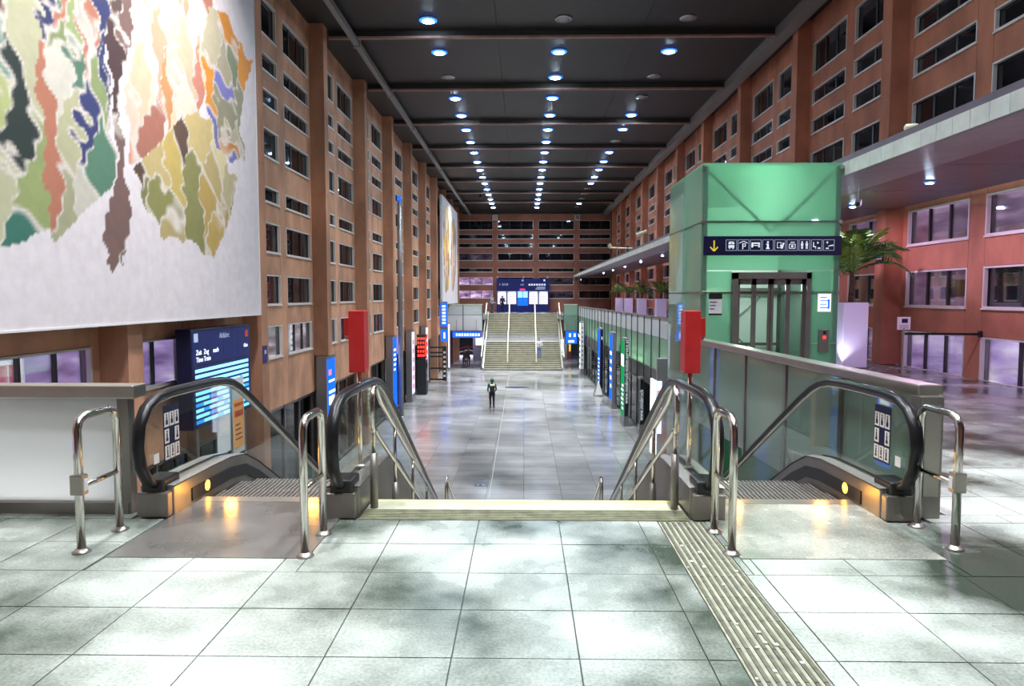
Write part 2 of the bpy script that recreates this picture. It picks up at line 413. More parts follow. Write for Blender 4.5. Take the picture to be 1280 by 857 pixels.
# grooved strip and edge of the stair head
strip = MB().box(-1.3, 1.3, 5.41, 5.68, -.02, .0); 
for i in range(9): strip.box(-1.3, 1.3, 5.415 + i * .03, 5.43 + i * .03, 0, .003)
strip.build('grooved_strip', 'strip', floor)
for i in range(4): cbox('edge_tile', .648, .205, .02, 'stripp', floor, (-.975 + i * .65, 5.785, -.01))
MB().box(-1.3, 1.3, 5.89, 5.95, -.05, .002).build('stair_edge_strip', 'yellow', floor)
# tactile guidance strip
tac = thing('tactile_strip', 'ribbed tactile guidance strip running towards the stair head on the right', 'tactile paving', (1.22, 0, 0))
MB().box(-.175, .175, .4, 5.39, -.02, .0).build('bed', 'ribd', tac)
for i in range(8):
    x = -.152 + i * .0434; y = .4
    while y < 5.3:
        y1 = min(5.385, y + .3)
        cbox('rib', .021, y1 - y - .006, .007, 'rib', tac, (x, (y + y1) / 2, .0035)); y = y1
fk = MB()
for i in range(26):
    x = R.uniform(-.16, .16); y = R.uniform(1.5, 5.2); s_ = R.uniform(.005, .012); fk.box(x - s_, x + s_, y - s_, y + s_, .005, .0085)
o = fk.build('gum_fleck', 'fleck', tac); o['kind'] = 'stuff'

# ------------------------------------------------------------------ walls, columns, windows
wn = [0]
_win = {}
def window(wall, along, face, a0, a1, z0, z1, panes, glass, label, sign, room=None):
    """one window in a wall; along 'y' (left/right walls) or 'x' (back wall); sign = side the hall is on"""
    wn[0] += 1
    wv, h = a1 - a0, z1 - z0
    key = (along, sign, round(wv, 3), round(h, 3), panes)
    if key not in _win:
        def bx(mb, u0, u1, n0, n1, q0, q1):      # u along wall, n into the wall, q up
            n0, n1 = (-sign * n0, -sign * n1)
            lo, hi = min(n0, n1), max(n0, n1)
            return mb.box(lo, hi, u0, u1, q0, q1) if along == 'y' else mb.box(u0, u1, lo, hi, q0, q1)
        fm = MB(); t = .036
        bx(fm, 0, wv, -.015, .07, 0, t); bx(fm, 0, wv, -.015, .07, h - t, h); bx(fm, 0, t, -.015, .07, t, h - t); bx(fm, wv - t, wv, -.015, .07, t, h - t)
        sl = MB(); bx(sl, -.01, wv + .01, -.04, .03, -.035, 0)
        mu = []
        for i in range(1, panes):
            m1 = MB(); u = wv * i / panes; bx(m1, u - .03, u + .03, .06, .12, t, h - t); mu.append(m1.mesh('mullion', 'fdark'))
        pn = []
        for i in range(panes):
            p1 = MB(); bx(p1, wv * i / panes + .03, wv * (i + 1) / panes - .03, .085, .1, t, h - t); pn.append(p1)
        rv = MB(); bx(rv, -.01, 0, 0, .2, 0, h); bx(rv, wv, wv + .01, 0, .2, 0, h); bx(rv, 0, wv, 0, .2, h, h + .01); bx(rv, 0, wv, 0, .2, -.01, 0)
        _win[key] = (fm.mesh('window_frame', 'frame'), sl.mesh('sill', 'frame'), mu, {}, pn, rv.mesh('reveal', 'fdark'))
    fme, sme, mu, pm_, pn, rme = _win[key]
    gl = 'rglass' if room else glass
    if gl not in pm_: pm_[gl] = [p.mesh('pane', gl) for p in pn]
    loc = (face, a0, z0) if along == 'y' else (a0, face, z0)
    w = ob('window_%d' % wn[0], fme, None, loc); tag(w, label, 'window', kind='structure')
    ob('sill', sme, w); ob('reveal', rme, w)
    for m_ in mu: ob('mullion', m_, w)
    for p in pm_[gl]: ob('pane', p, w)
    if room:
        d = .55; n = -sign
        def rb(name, u0, u1, n0, n1, q0, q1, mat):
            n0, n1 = n * n0, n * n1; lo, hi = min(n0, n1), max(n0, n1); mb = MB()
            mb.box(lo, hi, u0, u1, q0, q1) if along == 'y' else mb.box(u0, u1, lo, hi, q0, q1)
            return mb.build(name, mat, w)
        rb('room_back', -.1, wv + .1, d, d + .05, -.1, h + .1, room)
        rb('room_ceiling', -.1, wv + .1, .2, d, h + .02, h + .08, room); rb('room_floor', -.1, wv + .1, .2, d, -.1, -.04, 'slatel')
        rb('room_side', -.1, -.03, .2, d, -.04, h + .02, room); rb('room_side', wv + .03, wv + .1, .2, d, -.04, h + .02, room)
    return w

def panel(wall, along, face, a0, a1, z0, z1, mat, sign, name='spandrel_panel', th=.2):
    g = .008
    sx, sy, sz = th, a1 - a0 - 2 * g, z1 - z0 - 2 * g
    if along == 'x': sx, sy = sy, sx
    c = (face - sign * th / 2, (a0 + a1) / 2, (z0 + z1) / 2) if along == 'y' else ((a0 + a1) / 2, face - sign * th / 2, (z0 + z1) / 2)
    return cbox(name, sx, sy, sz, mat, wall, c)

def side_wall(wallname, label, x, xc, sign, ks, mat, cmat, zbot, skip, lit):
    ya, yb = COL0 + ks[0] * BAY, COL0 + (ks[-1] + 1) * BAY + CW
    n = -sign
    b = MB(); lo, hi = sorted((x + n * 1.5, x + n * 1.6)); b.box(lo, hi, ya - 1, YB, ZL, ZC)
    wall = tag(b.build(wallname, 'joint'), label, 'wall', kind='structure')
    for k in ks:
        y0 = COL0 + k * BAY + CW
        piers = ((0, .3), (2.5, 3.05), (5.5, BAY - CW))
        for p0, p1 in piers: panel(wall, 'y', x, y0 + p0, y0 + p1, zbot, ZC, mat, sign, 'pier_panel')
        for ci, (w0, w1) in enumerate(((.3, 2.5), (3.05, 5.5))):
            zt = ZC
            for ri, (z1, z0) in enumerate(ROWS):
                if skip(k, ci, ri): continue
                panel(wall, 'y', x, y0 + w0, y0 + w1, z1, zt, mat, sign); zt = z0
                room = lit(k, ci, ri)
                side = 'left' if sign > 0 else 'right'
                lab = '%s-storey window of the %s wall, %s of bay %s from the front' % (FLOORN[ri], side, ('near half', 'far half')[ci], ORD[k - ks[0]])
                window(wall, 'y', x, y0 + w0, y0 + w1, z0, z1, (2, 3)[ci], 'dglass', lab, sign, room)
            panel(wall, 'y', x, y0 + w0, y0 + w1, zbot, zt, mat, sign)
    return wall
def column(wall, x, xc, k, zb, mat, sign):
    y = COL0 + k * BAY; lo, hi = sorted((x - sign * .25, xc))
    m = MB(); cuts = [zb, 1.2, 5.2, ZC]
    cuts = [c for c in cuts if c >= zb]
    for a, b in zip(cuts, cuts[1:]):
        m.box(lo, hi, y, y + CW, a + (.01 if a > zb else 0), b)
    m.box(lo + .02, hi - .02, y + .02, y + CW - .02, zb, ZC)
    return m.build('column', mat, wall)
def litL(k, ci, ri):
    if k <= -1 and ri == 7: return 'room_p'
    if ri == 7 and k == 0: return 'room_w'
    if ri == 7 and k == 1: return 'room_w' if ci == 0 else 'room_m'
    if ri == 7 and k in (2, 3, 5, 6): return 'room_m' if ci else 'room_d'
    if ri == 6 and k in (0, 1, 2): return 'room_d'
    if ri == 5 and k == 0: return 'room_d'
    return None
def skipL(k, ci, ri):
    if k <= -1 and ri < 7: return True
    if k == 7 and ri < 7: return True
    return False
wl = side_wall('wall_left', 'terracotta concrete wall with rows of ribbon windows on the left', XL, XLC, 1, list(range(-3, 9)), 'wallL', 'colL', ZSHOP, skipL, litL)
TOTCOL = {1, 3, 4, 5}
for k in range(-3, 10): column(wl, XL, XLC, k, -.33 if k in TOTCOL else ZL, 'colL', 1)
def litR(k, ci, ri):
    if ri == 5 and k <= 0: return 'room_m'
    if ri == 6 and k <= 0: return 'room_m' if k == -1 and ci else 'room_d'
    if ri == 7: return 'room_p' if k == -1 else 'room_m'
    if ri == 6: return 'room_d'
    return None
wr = side_wall('wall_right', 'red brown concrete wall with ribbon windows above and below the canopy', XR, XRC, -1, list(range(-2, 9)), 'wallR', 'wallR', -.1, lambda k, c, r: k == -2 and r < 5, litR)
for k in range(-2, 10): column(wr, XR, XRC, k, 0, 'wallR', -1)
MB().box(XR, XR + .3, -7, 90, ZL, -.35).build('lower_wall', 'slatel', wr)
# back wall
wb = tag(MB().box(XL - 1, XR + 1, YB + 1.6, YB + 1.7, -.4, ZC).build('wall_back', 'joint'), 'dark red brown end wall with four bays of ribbon windows', 'wall', kind='structure')
BX = [(-7.33, -3.49), (-2.96, 1.02), (1.6, 5.56), (6.13, 9.6)]
prev = XL
for a, b in BX + [(XR, XR)]:
    if a - prev > .03: panel(wb, 'x', YB - .05, prev, a, 0, ZC, 'wallB', -1, 'pier_panel', .3)
    prev = b
for bi, (a, b) in enumerate(BX):
    zt = ZC
    for ri, (z1, z0) in enumerate(ROWS[:7]):
        panel(wb, 'x', YB, a, b, z1, zt, 'wallB', -1); zt = z0
        room = 'room_m' if (bi == 0 and ri in (5, 6)) else ('room_d' if (bi == 2 and ri in (5, 6)) or (bi == 0 and ri == 3) else None)
        window(wb, 'x', YB, a, b, z0, z1, 3, 'dglass', '%s-storey ribbon window of the end wall, %s bay from the left' % (FLOORN[ri], ORD[bi]), -1, room)
    panel(wb, 'x', YB, a, b, 0, zt, 'wallB', -1)
tag(MB().box(XL - 1.6, XR + 1.6, YF - .3, YF, -.3, ZC).build('wall_front', 'wallR'), 'plain red brown wall behind the viewer', 'wall', kind='structure')
# shop fronts along the lower left wall
for k in range(-2, 9):
    y0 = COL0 + k * BAY + CW; y1 = y0 + BAY - CW; wn[0] += 1
    fm = MB().box(XL - .2, XL - .1, y0, y1, ZSHOP - .12, ZSHOP).box(XL - .2, XL - .1, y0, y1, ZL, ZL + .1)
    for i in range(5):
        y = y0 + (y1 - y0) * i / 4; fm.box(XL - .22, XL - .08, y - .04, y + .04, ZL, ZSHOP)
    w = tag(fm.build('window_%d' % wn[0], 'steeld'), 'dark shop front under the left wall, %s bay from the front' % ORD[k + 2], 'shop window', kind='structure')
    for i in range(4):
        ya = y0 + (y1 - y0) * i / 4 + .04; yb = y0 + (y1 - y0) * (i + 1) / 4 - .04
        MB().box(XL - .16, XL - .14, ya, yb, ZL + .1, ZSHOP - .12).build('pane', 'fglass_d', w)
    MB().box(XL - 1.4, XL - 1.35, y0, y1, ZL, ZSHOP).build('shop_back', 'room_d' if k % 2 else 'slate', w)

# ------------------------------------------------------------------ ceiling
ce = tag(MB().box(XL - 1.6, XR + 1.6, YF - .3, YB + 1.7, ZC + .15, ZC + .3).build('ceiling', 'joint'), 'dark brushed metal ceiling over the whole hall', 'ceiling', kind='structure')
ys = [COL0 + k * BAY + .75 for k in range(-4, 10)]
for a, b in zip([YF] + ys, ys + [YB + 1.5]):
    for x0, x1 in ((XL - .2, -6.05), (-6.05, -.95), (-.95, 4.1), (4.1, XR + .2)):
        MB().box(x0 + .006, x1 - .006, a + .03, b - .03, ZC, ZC + .12).build('ceiling_sheet', 'ceil', ce)
for y in ys[:-1] + [YB - .4]:
    MB().box(XLC, XRC, y - .05, y + .05, ZC - .2, ZC, 0).box(XLC, XRC, y - .08, y + .08, ZC - .27, ZC - .2, 1).build('ceiling_beam', ['ceil', 'beam'], ce)
tr = thing('ceiling_trunking', 'long grey trunking hung under the left side of the ceiling', 'trunking', (-5.95, 0, ZC - .3))
MB().box(-.09, .09, YF, YB - .5, -.1, .1).build('duct', 'track', tr)
for y in ys: MB().box(-.12, .12, y + .3, y + .5, -.13, .3).build('bracket', 'track', tr)
tr = thing('ceiling_trunking', 'grey trunking with small knobs along the right edge of the ceiling', 'trunking', (XRC - .3, 0, ZC - .25))
MB().box(-.22, .22, YF, YB - .5, -.12, .25).build('duct', 'track', tr)
for i in range(30): MB().lathe([(.04, 0), (.05, .04), (.03, .08)], 8, (-.22, 8 + i * 2.1, .02)).build('knob', 'track', tr)
# downlights
_dl = {}
dm_ring = MB().lathe([(.25, 0), (.29, 0), (.3, -.02), (.28, -.045), (.25, -.05)], 24).mesh('trim_ring', 'ring', True)
dm_rim = MB().lathe([(.3, -.045), (.3, -.058), (.27, -.068), (.2, -.072)], 24).mesh('rim', 'lampb', True)
dm_lens = MB().lathe([(.2, -.05), (.2, -.08), (.16, -.092), (.08, -.097)], 24).mesh('lens', 'lamp', True)
dm_off = MB().lathe([(.25, -.02), (.24, -.05), (.12, -.06)], 24).mesh('lens', 'lampoff', True)
ROWX = {'left': -3.22, 'middle': 1.31, 'right': 5.45}
def is_on(row, k):
    if k < -1: return row == 'middle' or k in (-5, -7, -8)
    if row == 'left': return k != 1
    if row == 'middle': return k != -1
    return k not in (-1, 1, 2, 5, 11, 12, 13, 15)
for row in ('left', 'middle', 'right'):
    for k in range(-9, 16):
        y = 27.3 + 3.11 * k
        if y > YB - 1: continue
        on = is_on(row, k)
        t = thing('ceiling_downlight', '%s round ceiling downlight, %s row, %s from the front' % ('glowing blue-white' if on else 'unlit', row, ORD[k + 9]), 'ceiling light', (ROWX[row], y, ZC), group='downlights in the hall ceiling')
        ob('trim_ring', dm_ring, t)
        if on:
            ob('rim', dm_rim, t); ob('lens', dm_lens, t)
            lamp('downlight_lamp', 'AREA', (0, 0, -.11), DOWN_W, (.93, .97, 1), t, .36, spread=math.radians(90))
        else: ob('lens', dm_off, t)

# ------------------------------------------------------------------ murals
def inside(poly, u, v):
    c = np.zeros(u.shape, bool); n = len(poly)
    for i in range(n):
        x0, y0 = poly[i]; x1, y1 = poly[(i + 1) % n]
        cond = ((y0 > v) != (y1 > v)); c ^= cond & (u < (x1 - x0) * (v - y0) / (y1 - y0 + 1e-9) + x0)
    return c
def mural(label, y0, y1, z0, z1, xf, regions, seed, nu=300, nv=200):
    rg = np.random.default_rng(seed)
    t = thing('mural_panel', label, 'mural', (xf, (y0 + y1) / 2, z0))
    hw = (y1 - y0) / 2; h = z1 - z0
    MB().box(-.16, -.02, -hw, hw, 0, h).build('panel', 'white', t)
    ed = MB(); ed.box(-.18, .015, -hw - .03, -hw, -.03, h + .03).box(-.18, .015, hw, hw + .03, -.03, h + .03).box(-.18, .015, -hw, hw, -.03, 0).box(-.18, .015, -hw, hw, h, h + .03)
    ed.build('edge_frame', 'white', t)
    for s in (-.8, 0, .8): MB().box(-.7, -.16, s * hw - .05, s * hw + .05, h * .2, h * .8).build('wall_bracket', 'steeld', t)
    me = bpy.data.meshes.new('painting')
    uu, vv = np.meshgrid(np.linspace(-hw, hw, nu), np.linspace(0, h, nv))
    co_ = np.zeros((nu * nv, 3)); co_[:, 1] = uu.ravel(); co_[:, 2] = vv.ravel()
    i = np.arange((nu - 1) * (nv - 1)); a = (i // (nu - 1)) * nu + i % (nu - 1)
    fc = np.stack([a, a + 1, a + nu + 1, a + nu], 1)
    me.from_pydata(co_.tolist(), [], fc.tolist()); me.materials.append(M['paint'])
    U = uu.ravel() + (y0 + y1) / 2; V = vv.ravel() + z0
    wob = .12 * np.sin(U * 3.1 + V * 1.7) + .08 * np.sin(U * 7 - V * 5) + .04 * np.sin(V * 17 + U * 9)
    colr = np.ones((nu * nv, 3)) * np.array([.86, .8, .81]); 
    for poly, pal, nse, sy, sz in regions:
        msk = inside(poly, U + wob, V + wob * .6)
        ys_ = [p[0] for p in poly]; zs_ = [p[1] for p in poly]
        sd = np.stack([rg.uniform(min(ys_), max(ys_), nse), rg.uniform(min(zs_), max(zs_), nse)], 1)
        pc = np.array(pal)[rg.integers(0, len(pal), nse)] * rg.uniform(.75, 1.15, (nse, 1))
        uq, vq = (U + wob * 1.3)[msk], (V - wob)[msk]
        d = np.sqrt(((uq[:, None] - sd[None, :, 0]) * sy) ** 2 + ((vq[:, None] - sd[None, :, 1]) * sz) ** 2)
        o2 = np.sort(d, 1); near = d.argmin(1); c = pc[near]
        e = np.clip((o2[:, 1] - o2[:, 0]) / .07, 0, 1)[:, None] if nse > 1 else 1
        colr[msk] = c * e + np.array([.8, .74, .66]) * (1 - e)
    at = me.color_attributes.new('paint', 'FLOAT_COLOR', 'POINT')
    at.data.foreach_set('color', np.concatenate([np.clip(colr, 0, 1), np.ones((nu * nv, 1))], 1).ravel().astype(np.float32))
    ob('painting', me, t)
    return t
def reg(pts, x): return [(p.y, p.z) for p in (on_x(px, py, x) for px, py in pts)]
XM = -6.7
G1 = [(.3, .36, .14), (.42, .47, .2), (.05, .2, .14), (.03, .05, .04), (.55, .55, .35), (.2, .12, .08), (.1, .28, .2)]
G2 = [(.04, .05, .16), (.3, .38, .16), (.5, .2, .12), (.5, .5, .3), (.62, .6, .5), (.1, .22, .14)]
G3 = [(.8, .38, .24), (.9, .62, .48), (.75, .6, .4), (.55, .22, .15), (.92, .8, .7), (.6, .3, .12)]
G4 = [(.55, .42, .12), (.65, .52, .22), (.3, .3, .1), (.14, .08, .05), (.5, .35, .1), (.7, .62, .35)]
G5 = [(.3, .36, .2), (.75, .3, .03), (.55, .13, .08), (.2, .2, .5), (.42, .4, .25), (.5, .45, .3)]
BR = [(.14, .085, .075), (.22, .13, .11), (.1, .05, .05)]
regs = [
    (reg([(-330, -420), (60, -160), (60, 290), (0, 305), (-330, 330)], XM), G1, 46, 1.1, .5),
    (reg([(52, -160), (138, -60), (138, 235), (108, 262), (70, 302), (52, 290)], XM), G2, 26, 1.3, .42),
    (reg([(160, -60), (262, -10), (262, 110), (235, 160), (165, 205)], XM), G3, 34, 1.5, .5),
    (reg([(168, 210), (232, 143), (262, 150), (297, 225), (290, 265), (268, 322), (212, 292), (185, 260)], XM), G4, 20, 1, .7),
    (reg([(256, 10), (285, 15), (312, 80), (298, 160), (304, 205), (272, 185), (258, 130)], XM), G5, 16, 1, .7),
    (reg([(132, -40), (166, -20), (156, 60), (152, 170), (160, 330), (155, 318), (147, 335), (136, 325), (142, 190), (142, 70)], XM), BR, 8, 1.6, .3)]
mural('huge white mural with loose green, ochre and orange colour patches, hung near the front', 4.7, 17.8, 1.3, 10.15, XM, regs, 3)
Y2 = [(.9, .6, .08), (.85, .4, .1), (.9, .75, .4), (.6, .25, .15), (.8, .5, .45), (.35, .25, .1)]
mural('smaller-looking far mural with yellow and orange patches on the left wall', 57.9, 71.0, 1.1, 10.0, XM, [
    ([(58.6, 9.2), (63, 9.6), (64.2, 5), (62.5, 2.4), (60.5, 2.0), (59, 4)], Y2, 30, .8, .4),
    ([(64.6, 8.4), (67.5, 9.2), (69.8, 8), (69.5, 4), (67, 2.3), (65, 2.2)], [(.3, .2, .14), (.55, .3, .2), (.8, .6, .5), (.7, .45, .2)], 24, .8, .4)], 5, 120, 90)
# wall washers added on the ceiling to brighten the murals
for y, p in ((8.5, 190), (13.5, 190), (64, 100)):
    t = thing('added_washer', 'added black ceiling floodlight brightening the mural, %s' % {8.5: 'nearest the front', 13.5: 'beside the near mural end', 64: 'by the far mural'}[y], 'floodlight', (-3.9, y, ZC), group='added mural floodlights')
    MB().box(-.03, .03, -.03, .03, -.2, 0).build('stem', 'black', t)
    MB().box(-.12, .12, -.25, .25, -.4, -.2).build('housing', 'black', t)
    lamp('added_wash_lamp', 'AREA', (-.05, 0, -.45), p, (1, .93, .95), t, .4, (0, math.radians(25), 0), .5, 'RECTANGLE', math.radians(110))

# ------------------------------------------------------------------ blue departure board by the left wall
BXF = -6.78
b0 = on_x(238, 412, BXF); b1 = on_x(312, 406, BXF); bb = on_x(240, 532, BXF)
bd = thing('departure_board', 'blue departure board with glowing cyan rows beside the left wall', 'departure board', (BXF, b0.y, bb.z - .12))
bw = b1.y - b0.y; bh = b0.z - bb.z + .12
MB().box(-.32, 0, 0, bw, 0, bh).build('housing', 'navy', bd, bevel=.015)
MB().box(0, .006, .1, bw - .06, .06, bh * .62).build('screen', 'navyl', bd)
MB().box(0, .005, .04, bw - .04, bh * .64, bh - .06).build('header', 'navyl', bd)
for s in (.25, .5, .75): MB().box(.004, .007, bw * s - .006, bw * s + .006, bh * .66, bh - .1).build('header_seam', 'navy', bd)
nrow = 10; rh = (bh * .62 - .1) / nrow
cells = [.02, .36, .62, 1.0, 1.3, 1.55, 1.85, 2.15, 2.45, 2.72]
for i in range(nrow):
    z = .08 + i * rh
    for j in range(len(cells) - 1):
        c0 = .12 + cells[j] / 2.75 * (bw - .25); c1 = .12 + cells[j + 1] / 2.75 * (bw - .25) - .012
        MB().box(.006, .011, c0, c1, z + .02, z + rh - .03).build('row_cell', 'cyan' if (i > 4 or (i + j) % 3) else 'cyand', bd)
    MB().box(.006, .01, .04, .1, z + .03, z + rh - .04).build('row_key', 'black', bd)
text('Abfahrt', .17, 'iconl', bd, (.009, bw * .43, bh * .88), HALL_L)
for r_, (s1, s2) in enumerate((('Zeit', 'Zug'), ('Time', 'Train'))):
    text(s1, .15, 'whitel', bd, (.009, .2, bh * .74 - r_ * .15), HALL_L); text(s2, .15, 'whitel', bd, (.009, .55, bh * .74 - r_ * .15), HALL_L)
text('Gleis', .12, 'whitel', bd, (.009, bw - .42, bh * .74), HALL_L); text('nach', .15, 'whitel', bd, (.009, 1.0, bh * .74), HALL_L)
MB().box(.005, .01, bw - .32, bw - .14, bh - .3, bh - .14).build('red_badge', 'orred', bd)
MB().box(.005, .01, .12, .3, bh * .87, bh * .87 + .18).build('clock_mark', 'iconl', bd)
for s in (.3, bw - .3): MB().box(-.25, -.05, s - .06, s + .06, ZL - bd.location.z, 0).build('leg', 'steeld', bd)
# orange poster further back, under the board
pc = on_x(300, 525, -6.6)
po = thing('advert_poster', 'orange and white poster banner right of the blue departure board', 'poster', (-6.62, pc.y, pc.z))
MB().box(-.02, 0, -.33, .3, -.75, 1.0).build('sheet', 'white', po)
MB().box(0, .004, -.3, .27, -.62, .5).build('print', 'orange', po)
MB().box(.004, .007, -.25, .22, .1, .24).build('print_band', 'orred', po)
MB().box(.004, .007, -.25, .22, .34, .42).build('print_band', 'orred', po)
for q in range(4): MB().box(.004, .007, -.22, .05 + .04 * q, -.1 - q * .11, -.07 - q * .11).build('print_line', 'navy', po)
MB().box(-.06, -.02, -.35, -.3, ZL - pc.z, 1.02).build('pole', 'steel', po)
MB().box(-.06, -.02, .27, .32, ZL - pc.z, 1.02).build('pole', 'steel', po)
# posters in the near lit windows
p0 = on_x(170, 452, XL - .25)
pg = thing('window_poster', 'green poster with a big white letter i in the left window', 'poster', (XL - .3, p0.y, .35))
MB().box(-.01, 0, -.42, .3, -.48, .5).build('sheet', 'green', pg)
text('i', .62, 'whitel', pg, (.004, -.02, -.05), HALL_L, sx=1.3); text('i', .62, 'whitel', pg, (.004, -.36, -.05), HALL_L, sx=1.3)
for q in range(3): MB().box(0, .004, -.38, .22 - q * .05, -.2 - q * .09, -.155 - q * .09).build('print_line', 'whitel', pg)
p0 = on_x(14, 462, XL - .25)
pg = thing('window_poster', 'pink and white poster in the leftmost lit window', 'poster', (XL - .3, p0.y, .35))
MB().box(-.01, 0, -.35, .35, -.45, .45).build('sheet', 'whitel', pg)
MB().box(0, .004, -.26, -.02, -.42, .38).build('print', 'pinkl', pg); MB().box(0, .004, .02, .26, -.42, .38).build('print', 'pinkl', pg)

# ------------------------------------------------------------------ frosted guard at the left
gl_ = thing('glass_guard', 'frosted white guard panel with steel cap left of the left escalator', 'balustrade', (-5.25, 5.56, 0))
for x0, x1 in ((-2.04, -.05), (.05, 2.0)):
    MB().box(x0, x1, -.012, .012, .1, .93).build('panel', 'frost', gl_)
MB().box(-2.06, 2.17, -.1, .1, .94, 1.045).build('cap', 'steel', gl_, bevel=.012)
MB().box(-2.06, 2.07, -.05, .05, 0, .09).build('plinth', 'steeld', gl_)
for x in (-2.06, -.04, 2.0): MB().box(x, x + .09, -.04, .05, 0, .94).build('post', 'steeld', gl_)
lt = thing('added_backlight', 'added strip light brightening the frosted guard panel from behind', 'strip light', (-5.25, 6.0, -.2))  # unseen lamp, added so the frosted panel looks backlit
MB().box(-1.8, 1.8, -.04, .04, -.05, .05).build('housing', 'steeld', lt)
lamp('added_backlight_lamp', 'AREA', (0, -.05, .1), 44, (.95, .98, 1), lt, 3.6, (math.radians(105), 0, PI), .1, 'RECTANGLE')

# ------------------------------------------------------------------ escalators
SL = math.tan(math.radians(30))
Y_TOP, Y_BOT = 6.95, 6.95 + 4.8 / SL
def zline(y, off, yt=Y_TOP, yb=Y_BOT, r=.55):
    """height of the escalator line at y with rounded knees"""
    def soft(t): return (t + math.sqrt(t * t + r * r * .2)) / 2
    return off - SL * (soft(y - yt) - soft(y - yb))
def hand_path(off, z_in, grow=0.0):
    p = [(5.66, .22 + grow), (5.5, .235 + grow), (5.36, .31 + grow * .8), (5.27, .44 + grow * .3), (5.235 + grow, .6), (5.27 + grow, .76), (5.37 + grow * .7, .88 - grow * .7), (5.52, .945 - grow), (5.75, .965 - grow)]
    ys_ = [6.1, 6.5, 6.75, 6.95, 7.15, 7.4, 7.7] + [8 + .7 * i for i in range(10)] + [14.9, 15.1, 15.3, 15.5, 15.8, 16.2]
    p += [(y, zline(y, .97 - grow)) for y in ys_]
    b = -4.8
    p += [(16.5, b + .93 - grow), (16.72, b + .82), (16.8 - grow, b + .6), (16.72 - grow, b + .4), (16.5, b + .25 + grow), (16.35, b + .22 + grow)]
    return p
HP = hand_path(0, 0); HPI = hand_path(0, 0, .055)
deck_y = [5.5, 5.8, 6.2, 6.6, 6.95, 7.3, 7.7] + [8.2 + .8 * i for i in range(9)] + [15.1, 15.4, 15.8, 16.3]
def escalator(xc, outer, label):
    E_ = thing('escalator', label, 'escalator', (xc, 0, 0))
    for s in (-1, 1):
        # skirting body with deck
        top = [(y, zline(y, .24)) for y in deck_y]; bot = [(y, zline(y, -.45)) for y in reversed(deck_y)]
        bot = [(y, max(z, -4.8 + .0)) for y, z in bot]
        a, b = sorted((s * .61, s * .88))
        MB().slabyz(top + bot, a, b).build('balustrade_base', 'steeld', E_, bevel=.012)
        dk = MB()
        for (y0, z0), (y1, z1) in zip(top, top[1:]):
            q = [(s * .605, y0, z0 + .003), (s * .71, y0, z0 + .012), (s * .71, y1, z1 + .012), (s * .605, y1, z1 + .003)]; dk.quad(q)
            q = [(s * .885, y0, z0 + .003), (s * .77, y0, z0 + .012), (s * .77, y1, z1 + .012), (s * .885, y1, z1 + .003)]; dk.quad(q)
        dk.build('deck', 'deckm', E_)
        # black skirt curve next to the steps
        sk = MB(); ins = [(y, zline(y, .03)) for y in deck_y[1:]]; ino = [(y, zline(y, .14)) for y in reversed(deck_y[1:])]
        a2, b2 = sorted((s * .6, s * .609)); sk.slabyz(ins + ino, a2, b2); sk.build('skirt_brush', 'black', E_)
        # newel front
        MB().box(min(s * .62, s * .87), max(s * .62, s * .87), 5.42, 5.52, 0.0, .2).build('newel_front', 'steeld', E_, bevel=.01)
        MB().box(min(s * .66, s * .84), max(s * .66, s * .84), 5.44, 5.72, .16, .3).build('handrail_inlet', 'black', E_, bevel=.02)
        g = MB(); gp = [p for p in HPI]; g.slabyz(gp + [(y, z) for y, z in reversed([(y, zline(y, .235)) for y in deck_y[2:-1]])], s * .74 - .006, s * .74 + .006)
        g.build('balustrade_glass', 'eglass', E_)
        MB().tube([(s * .74, y, z) for y, z in HP], .05, 12, ry=.034, side=(1, 0, 0)).build('handrail', 'rubber', E_, smooth=True)
        MB().tube([(s * .74, y, z) for y, z in hand_path(0, 0, .04)], .026, 8, ry=.016, side=(1, 0, 0)).build('handrail_guide', 'chrome', E_, smooth=True)
        lm = MB().tube([(s * .607, 6.08, .085), (s * .598, 6.08, .085)], .046, 16).build('signal_lamp', 'amber', E_)
        lamp('signal_light', 'POINT', (s * .36, 5.99, .08), 2.2, (1, .45, .06), lm, .05)
    # pictogram sticker on the outer glass
    gx = outer * .74 - outer * .012
    pp = MB().box(min(gx, gx - outer * .002), max(gx, gx - outer * .002), 5.6, 5.86, .4, .86).build('pictogram_panel', 'navy', E_)
    for i in range(3):
        for j in range(3):
            if i == 1 and j == 1: continue
            y = 5.612 + i * .083; z = .415 + j * .135; x = gx - outer * .003
            w = MB().box(min(x, x - outer * .002), max(x, x - outer * .002), y, y + .07, z, z + .115).build('pictogram', 'white', pp)
            xx = x - outer * .0035; k = MB()
            k.box(min(xx, xx - outer * .001), max(xx, xx - outer * .001), y + .027, y + .043, z + .03 + .01 * (i % 2), z + .085)
            k.box(min(xx, xx - outer * .001), max(xx, xx - outer * .001), y + .018, y + .05, z + .018, z + .03 + .012 * j)
            k.tube([(xx, y + .035, z + .098), (xx - outer * .001, y + .035, z + .098)], .009, 8)
            k.build('symbol', 'navy', pp)
    MB().box(min(gx, gx - outer * .002), max(gx, gx - outer * .002), 5.44, 5.52, .42, .5).build('notice', 'white', E_)
    # steps
    st = MB().box(-.59, .59, 0, .395, -.02, 0, 0).box(-.59, .59, 0, .02, -.24, -.02, 1)
    for i in range(30): st.box(-.585 + i * .0395, -.565 + i * .0395, 0, .395, 0, .012, 0)
    sm = st.mesh('step', ['step', 'steeld'])
    y = 6.0
    while y < 16.2:
        z = zline(y + .2, -.03, r=.9); ob('step', sm, E_, (0, y, max(z, -4.82))); y += .4
    MB().box(-.6, .6, 5.86, 6.0, -.04, .006).build('comb_plate', 'comb', E_)
